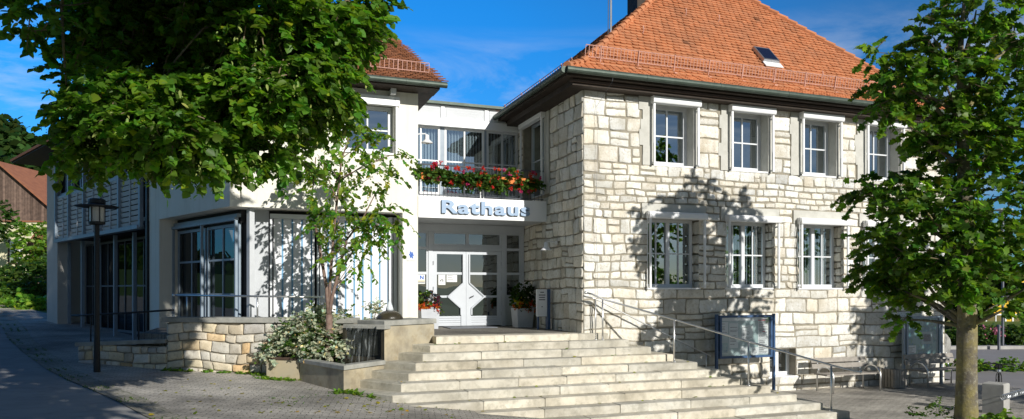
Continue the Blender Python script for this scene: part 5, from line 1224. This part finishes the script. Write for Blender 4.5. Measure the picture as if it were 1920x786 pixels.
# ---- flowers: geraniums on the balcony and planters at the door
def blossoms(name,cent,cols,rad,k,parent,size=.03):
    n=len(cent); q=np.repeat(cent,k,axis=0)+RG.normal(0,rad,(n*k,3)); t=np.repeat(cols,k,axis=0)*RG.uniform(.75,1.15,(n*k,1))
    return leaves(name,q,RG.normal(0,1,(n*k,3)),nrm(np.array([.1,-1,.5])+RG.normal(0,.6,(n*k,3))),size*RG.uniform(.7,1.3,n*k),t,M['petal'],parent,'quad',1.3)
fl=['geranium flower box at the left end of the balcony railing','geranium flower box in the middle of the balcony railing','geranium flower box with orange trough showing at right of the balcony']
for i,(a,c) in enumerate(((3.98,5.02),(5.02,6.06),(6.06,7.12))):
    t=thing('flower_box',fl[i],'flower box',((a+c)/2,YF-.02,5.4),'flower boxes on the balcony railing')
    m=MB(); m.box(a+.02,c-.02,YF-.10,YF+.06,5.40,5.56); m.build('trough',M['terra'],t)
    bl=[(a+(c-a)*(k+.5)/6,YF-.06+RG.uniform(-.04,.04),5.52+RG.uniform(-.05,.05)-.05*i,.15,.11,.13,1) for k in range(6)]
    if i==2: bl=[b for b in bl if not (6.3<b[0]<6.55)]+[(6.42,YF-.04,5.66,.12,.12,.09,.6)]
    crown('foliage',bl,34,9,.15,.075,M['bushleaf'],t,'heart',1.1,upw=.4,rough=.7,droop=.2,tlo=.6,thi=1.5)
    n=19; cx=RG.uniform(a,c,n); up=RG.random(n)<.55
    cent=np.stack([cx,YF-.17+RG.uniform(-.07,.04,n),np.where(up,5.72+RG.uniform(-.08,.10,n),5.46+RG.uniform(-.16,.1,n))-.05*i],axis=1)
    cols=np.tile(np.array([[.75,.035,.03]]),(n,1)); pk=RG.random(n)<.25; cols[pk]=[.75,.06,.22]; rd=(RG.random(n)<.3)&~pk; cols[rd]=[.80,.09,.02]
    blossoms('blossoms',cent,cols,.020,22,t,.034)
for t,x,y,side in ((plL,4.42,18.45,0),(plR,7.02,18.35,1)):
    z=2.1
    crown('foliage',[(x,y,z+.22,.24,.22,.18,1),(x-.1,y,z+.40,.12,.12,.16,.6)],34,10,.18,.07,M['bushleaf'],t,'heart',1,upw=.5,rough=.7,tlo=.6 if not side else .4,thi=1.5 if not side else 1.0)
    n=26; cent=np.stack([x+RG.uniform(-.30,.30,n),y-.18+RG.uniform(-.1,.1,n),z+RG.uniform(.0,.22,n)],axis=1); cols=np.tile(np.array([[.80,.20,.02]]),(n,1)); k=RG.random(n)<.3; cols[k]=[.75,.08,.04]
    blossoms('orange_blossoms',cent,cols,.018,12,t,.04)
    n=34; cent=np.stack([x+(.17 if not side else -.17)+RG.normal(0,.07,n),y-.22+RG.normal(0,.05,n),z+.2+RG.normal(0,.08,n)],axis=1)
    blossoms('yellow_blossoms',cent,np.tile(np.array([[.70,.60,.03]]),(n,1)),.012,6,t,.022)
    if not side:
        crown('purple_foliage',[(x+.05,y-.08,z+.42,.22,.15,.13,1)],40,9,.13,.055,M['petal'],t,'heart',1,upw=.4,rough=.7,tlo=.05,thi=.12,hue=.9)
        o=t.children[-1]; me=o.data; n=len(me.polygons); c=np.tile(np.array([.13,.015,.05,1]),(n,1))*np.concatenate([np.repeat(RG.uniform(.5,1.9,(n//2,1)),2,axis=0)]*3+[np.ones((n,1))],axis=1); me.attributes['tint'].data.foreach_set('color',c.astype(np.float32).ravel())
    n=9; cent=np.stack([x+RG.uniform(-.15,.15,n),y-.16+RG.normal(0,.05,n),z+(.32 if not side else .72)+RG.normal(0,.05,n)],axis=1)
    blossoms('white_blossoms',cent,np.tile(np.array([[.8,.8,.82]]),(n,1)),.018,9,t,.03)
    if side: crown('dark_foliage',[(x+.02,y,z+.5,.2,.18,.28,1.2)],40,10,.18,.07,M['bushleaf'],t,'heart',1,upw=.5,rough=.7,tlo=.25,thi=.6)
# ================================================================== BACKGROUND
# wooded hills around the valley
def hill_h(x,y):
    r=math.hypot(x,y); a=math.atan2(x,y)
    base=smooth(90,260,r); left=math.exp(-((a+.36)/.26)**2); back=.55+.25*math.sin(a*3+1)
    return base*(50*left+4*back*(1 if abs(a)>1.2 else .35))
ax=[-math.pi+2*math.pi*i/96 for i in range(97)]; rs2=[85,100,120,145,170,200,240,300,400]
m=MB(); vs=[(r*math.sin(a),r*math.cos(a),hill_h(r*math.sin(a),r*math.cos(a))-.8+ (0 if r<99 else 2.2*smooth(85,110,r))) for r in rs2 for a in ax]; n=97
m.add(vs,[(j*n+i,j*n+i+1,(j+1)*n+i+1,(j+1)*n+i) for j in range(len(rs2)-1) for i in range(96)]); h=m.build('hills',M['grass'],None,sm=True); h['kind']='structure'
fm=leafmat('forest_leaf',(.035,.075,.016),(.05,.10,.015),.8,.1)
pos=[];bri=[]
for i in range(420):
    if i<330: a=RG.uniform(-.85,-.02); r=RG.uniform(115,250)
    else: a=RG.uniform(-2.4,-.9); r=RG.uniform(150,260)
    x,y=r*math.sin(a),r*math.cos(a); k=150 if i<330 else 45; s=RG.uniform(2.6,4.8); d=nrm(RG.normal(size=(k,3))); d[:,2]=np.abs(d[:,2])*1.25-.1
    pos.append(np.array([x,y,hill_h(x,y)+2.4])+d*s*RG.uniform(.75,1.05,(k,1))); bri.append(np.full(k,RG.uniform(.6,1.35)))
pos=np.concatenate(pos); bri=np.concatenate(bri); n=len(pos)
fo=leaves('forest',pos,RG.normal(0,1,(n,3)),nrm(np.array([0,-.4,.8])+RG.normal(0,.6,(n,3))),RG.uniform(1.0,2.0,n),tints(n,.6,1.4,.2)*bri[:,None],fm,None,'quad',1.4); tag(fo,'dense deciduous forest covering the hill behind the barn','forest',kind='stuff')
# barn, cream house and shed at the far left
ba=thing('wooden_barn','grey brown plank barn with red tiled gable roof at the far left','barn',(-16.5,64,0))
ud=Vector((.94,-.34)).normalized(); dd=Vector((.34,.94))
BX=XF((-16.86,61.5),ud,dd)
m=LMB(BX); hw=4.2; zr,ze=11.8,8.2; g0=3.2
for i in range(42):
    u=-hw+2*hw*i/42; u2=u+2*hw/42-.012; h=lambda u:zr-(zr-ze)*abs(u)/hw; v=rnd.uniform(.6,1.3)
    m.add([(u,0,g0),(u2,0,g0),(u2,0,h(u2)),(u,0,h(u))],[(0,1,2,3)],0,(v,v*.97,v*.94))
m.box(hw-.1,hw,.02,9,g0,ze); m.box(-hw,-hw+.1,.02,9,g0,ze); m.box(-hw+.11,hw-.11,.05,.1,g0,ze-.1)
m.build('plank_wall',M['barnwood'],ba)
m=LMB(BX); sl_=(zr-ze)/hw
for s in (-1,1): m.add([(0,-.35,zr+.15),(s*(hw+.5),-.35,ze-.5*sl_+.15),(s*(hw+.5),9.3,ze-.5*sl_+.15),(0,9.3,zr+.15),(0,-.35,zr),(s*(hw+.5),-.35,ze-.5*sl_),(s*(hw+.5),9.3,ze-.5*sl_),(0,9.3,zr)],[(0,1,2,3),(4,5,6,7),(0,1,5,4),(1,2,6,5),(2,3,7,6)])
m.build('roof',M['tile_old'],ba)
hs=thing('cream_house','cream plastered house front below the barn at the far left','house',(-14,57,0)); HXf=XF((-17.5,57.6),ud,dd)
m=LMB(HXf); m.box(0,4.6,0,2.6,2.2,7.2); m.build('wall',M['cream'],hs)
for u in (1.0,2.6): window(hs,HXf,u,u+.8,4.4,6.0,-.06,2,2,1,'trimwood',.08,.04,None)
m=LMB(HXf); m.box(-.1,4.75,-.08,2.7,7.202,7.29); m.build('roof',M['tile_old'],hs)
sh=thing('plank_shed','dark brown plank shed in front of the cream house','shed',(-11.6,51,0)); SX=XF((-12.6,51.4),ud,dd)
m=LMB(SX); m.box(0,3,0,2.4,2.6,5.1)
m.build('plank_wall',M['barnwood'],sh)
m=LMB(SX); m.add([(-.25,-.3,5.0),(3.2,-.3,5.0),(3.2,1.2,6.5),(-.25,1.2,6.5),(3.2,2.8,5.0),(-.25,2.8,5.0)],[(0,1,2,3),(3,2,4,5),(0,3,5),(1,4,2)]); m.build('roof',M['tile_br'],sh)
for (x,y,z,rx,ry,rz,w),lb in zip([(-12.4,46.6,3.0,1.6,1.2,.9,3),(-10.6,44.2,3.2,1.4,1.2,1.0,3),(-11.2,42.0,2.3,1.3,1.0,.6,2.4),(-9.9,41.6,2.4,1.0,.8,.6,2),(-9.5,39.2,1.9,1.0,.7,.4,1.6),(-11.9,49.5,5.4,.9,.9,1.3,2),(-15.0,53.0,7.0,1.3,1.2,1.3,2.2),(-13.4,44,2.4,1.2,1,.6,2)],
   ['olive bush by the far lamp post','tall green hedge bush beside the wing end','pale bushy growth at the bend of the street','dark green bush close to the wing corner','yellow flowering bush at the street edge','young pale tree in front of the shed','dark bush at the left edge below the barn','low bush at the left edge beside the street']):
    bush('bush',lb,'bush',[(x,y,z,rx,ry,rz,w)],70,9,.5,.22,M['younglf'] if ('yellow' in lb or 'pale' in lb) else M['bushleaf'],'quad',group='bushes beside the street bend',droop=.1,upw=.5,rough=.7,tlo=.7,thi=1.9 if 'yellow' in lb else 1.4)
# right background
yb=thing('yellow_building','bright yellow building with white framed windows across the road','building',(58,44,0)); YX=XF((50,47.5),(.94,-.34),(.34,.94))
m=LMB(YX); m.box(0,22,0,8,-1,1.75); m.box(0,22,-.3,.2,3.3,4.0); m.build('wall',M['yellow'],yb)
m=LMB(YX); m.box(0,22,.1,8,-2,-1.01); m.build('base_wall',M['plaster'],yb)
m=LMB(YX); m.box(.1,21.9,.3,8,1.76,3.29); m.build('dark_storey',M['darkrev'],yb)
for i in range(9): window(yb,YX,.8+i*2.3,2.6+i*2.3,-.25,.62,-.06,2,1,1,'white',.12,.08,None,glass='glass2')
for k,(x,y,z,rx,ry,rz,w,lb) in enumerate([(29.5,25.4,.45,1.8,.8,.45,3,'dark clipped hedge just right of the stone building'),(32.2,24.6,.45,1.6,.9,.45,3,'pink flowering bush behind the trunk across the road'),(34.8,23.8,.5,1.5,.9,.45,3,'dark bush behind the posts across the road'),(37.4,23.0,.6,1.6,.9,1.3,3,'bush across the road at the right edge'),(40,22.2,1.3,1.6,.9,1.3,3,'bush across the road past the right edge')]):
    t=bush('hedge_bush',lb,'bush',[(x,y,z,rx,ry,rz,w)],75,9,.3,.13,M['bushleaf'],'heart',group='bushes across the road',droop=.1,upw=.5,rough=.7,tlo=.5,thi=1.4)
    if k in (1,2): n=14; blossoms('blossoms',np.stack([x+RG.uniform(-1.3,1.3,n),y-.8+RG.normal(0,.1,n),z+RG.uniform(.0,.5,n)],axis=1),np.tile(np.array([[.75,.25,.35]]),(n,1)),.07,10,t,.09)
far_lamp(32.1,23.0,6.0,'tall grey lamp post across the road at the right edge',False)
for x,y,lb in ((31.3,22.6,'thin dark post left of the lamp post across the road'),(33.0,22.0,'thin dark post right of the lamp post across the road')):
    m=MB(); m.tube([(x,y,-.1),(x,y,1.05)],.06,8); m.lathe((x,y,1.05),[(.075,0),(.075,.05),(.03,.08)],8); o=m.build('bollard_post',M['bars'],None); tag(o,lb,'post','posts across the road')
m=MB(); m.prism([(26,24.6),(44,19.0),(44,19.5),(26,25.1)],-.05,.14); o=m.build('road_kerb',M['concrete'],None); o['kind']='structure'
bush('verge_plants','low green verge plants beside the road near the bicycle','plant',[(22.3,17.2,.12,.9,.4,.16,1.4),(23.6,16.6,.12,.9,.4,.14,1.2)],60,8,.2,.10,M['younglf'],'heart',stem_=False,droop=-.1)
for x,y,h,lb in ((50,31,9,'broad dark tree across the road'),(47,37,8,'tree behind the hedge across the road'),(-14,-22,11,'unseen tall tree added opposite the white building for glass reflections'),(-7,-27,10,'unseen round tree added opposite the entrance steps for glass reflections'),(-22,-12,10,'unseen tree added along the street behind the camera for glass reflections')):  # the ones behind the camera are added only for reflections in the glass
    t=thing('background_tree',lb,'tree',(x,y,0),'trees across the road'); m=MB(); limb(m,(x,y,-.1),(x,y,h*.7),.2,.06); m.build('trunk',M['bark'],t)
    crown('crown',[(x+RG.uniform(-2.4,2.4),y+RG.uniform(-1.5,1.5),h*.58+RG.uniform(-h*.42,h*.34),1.5,1.4,1.1,1.5) for _ in range(12)],50,9,.8,.34,M['maple'],t,'heart',1.1,tlo=.4,thi=1.0)
# ================================================================== WORLD, SUN, CAMERA
SUN=Vector((.30,-1,.455)).normalized()
el=math.asin(SUN.z); az=math.atan2(SUN.x,SUN.y)
w=bpy.data.worlds.new('World'); bpy.context.scene.world=w; w.use_nodes=True; nt=w.node_tree; N=nt.nodes; L=nt.links; bg=N['Background']
sky=N.new('ShaderNodeTexSky'); sky.sky_type='NISHITA'; sky.sun_disc=False; sky.sun_elevation=el; sky.sun_rotation=az; sky.air_density=1.0; sky.dust_density=.25; sky.ozone_density=3.0; sky.altitude=600
tc=N.new('ShaderNodeTexCoord'); mp=N.new('ShaderNodeMapping'); mp.inputs['Scale'].default_value=(2.2,2.2,7.5); mp.inputs['Rotation'].default_value=(.25,.2,.3)
L.new(tc.outputs['Generated'],mp.inputs['Vector'])
cn=N.new('ShaderNodeTexNoise'); cn.inputs['Scale'].default_value=1.7; cn.inputs['Detail'].default_value=9; cn.inputs['Roughness'].default_value=.62; cn.inputs['Distortion'].default_value=.6; L.new(mp.outputs[0],cn.inputs['Vector'])
cr=N.new('ShaderNodeMapRange'); cr.inputs['From Min'].default_value=.46; cr.inputs['From Max'].default_value=.80; cr.inputs['To Max'].default_value=.9; L.new(cn.outputs['Fac'],cr.inputs['Value'])
# clouds thin out higher up
sp=N.new('ShaderNodeSeparateXYZ'); L.new(tc.outputs['Generated'],sp.inputs[0]); ce=N.new('ShaderNodeMapRange'); ce.inputs['From Min'].default_value=.26; ce.inputs['From Max'].default_value=.345; ce.inputs['To Min'].default_value=1; ce.inputs['To Max'].default_value=.0; L.new(sp.outputs[2],ce.inputs['Value'])
mu=N.new('ShaderNodeMath'); mu.operation='MULTIPLY'; L.new(cr.outputs[0],mu.inputs[0]); L.new(ce.outputs[0],mu.inputs[1])
tn=N.new('ShaderNodeMix'); tn.data_type='RGBA'; tn.blend_type='MULTIPLY'; tn.inputs[0].default_value=1; dt=N.new('ShaderNodeVectorMath'); dt.operation='DOT_PRODUCT'; dt.inputs[1].default_value=SUN; L.new(tc.outputs['Generated'],dt.inputs[0])
dm=N.new('ShaderNodeMapRange'); dm.inputs['From Min'].default_value=.15; dm.inputs['From Max'].default_value=-.55; L.new(dt.outputs['Value'],dm.inputs['Value'])
tm_=N.new('ShaderNodeMix'); tm_.data_type='RGBA'; tm_.inputs[6].default_value=(.44,.48,.52,1); tm_.inputs[7].default_value=(.14,1.16,1.95,1); ez_=N.new('ShaderNodeMapRange'); ez_.inputs['From Min'].default_value=.08; ez_.inputs['From Max'].default_value=.36; ez_.inputs['To Min'].default_value=.50; L.new(sp.outputs[2],ez_.inputs['Value']); em=N.new('ShaderNodeMath'); em.operation='MULTIPLY'; L.new(dm.outputs[0],em.inputs[0]); L.new(ez_.outputs[0],em.inputs[1]); L.new(em.outputs[0],tm_.inputs[0]); L.new(tm_.outputs[2],tn.inputs[7]); L.new(sky.outputs[0],tn.inputs[6])
mx=N.new('ShaderNodeMix'); mx.data_type='RGBA'; mx.inputs[7].default_value=(7.5,7.9,8.4,1); L.new(mu.outputs[0],mx.inputs[0]); L.new(tn.outputs[2],mx.inputs[6])
L.new(mx.outputs[2],bg.inputs['Color']); bg.inputs['Strength'].default_value=.10
sd=bpy.data.lights.new('sun','SUN'); sd.energy=5; sd.angle=R(.55); sd.color=(1,.965,.90); so=bpy.data.objects.new('sun',sd); C.objects.link(so); so.location=(6,-20,30); so.rotation_euler=SUN.to_track_quat('Z','Y').to_euler()
cam=bpy.data.cameras.new('camera'); co=bpy.data.objects.new('camera',cam); C.objects.link(co); co.location=(0,0,EYE); co.rotation_euler=(R(90),0,-TH); cam.sensor_width=36; cam.lens=36*1350/1920; cam.shift_y=151/1920; cam.clip_end=3000; cam.clip_start=.1
sc=bpy.context.scene; sc.camera=co; sc.view_settings.view_transform='Standard'; sc.view_settings.look='None'; sc.view_settings.exposure=0; sc.view_settings.gamma=1
sc.cycles.max_bounces=6; sc.cycles.transparent_max_bounces=12; sc.cycles.diffuse_bounces=3; sc.cycles.glossy_bounces=3
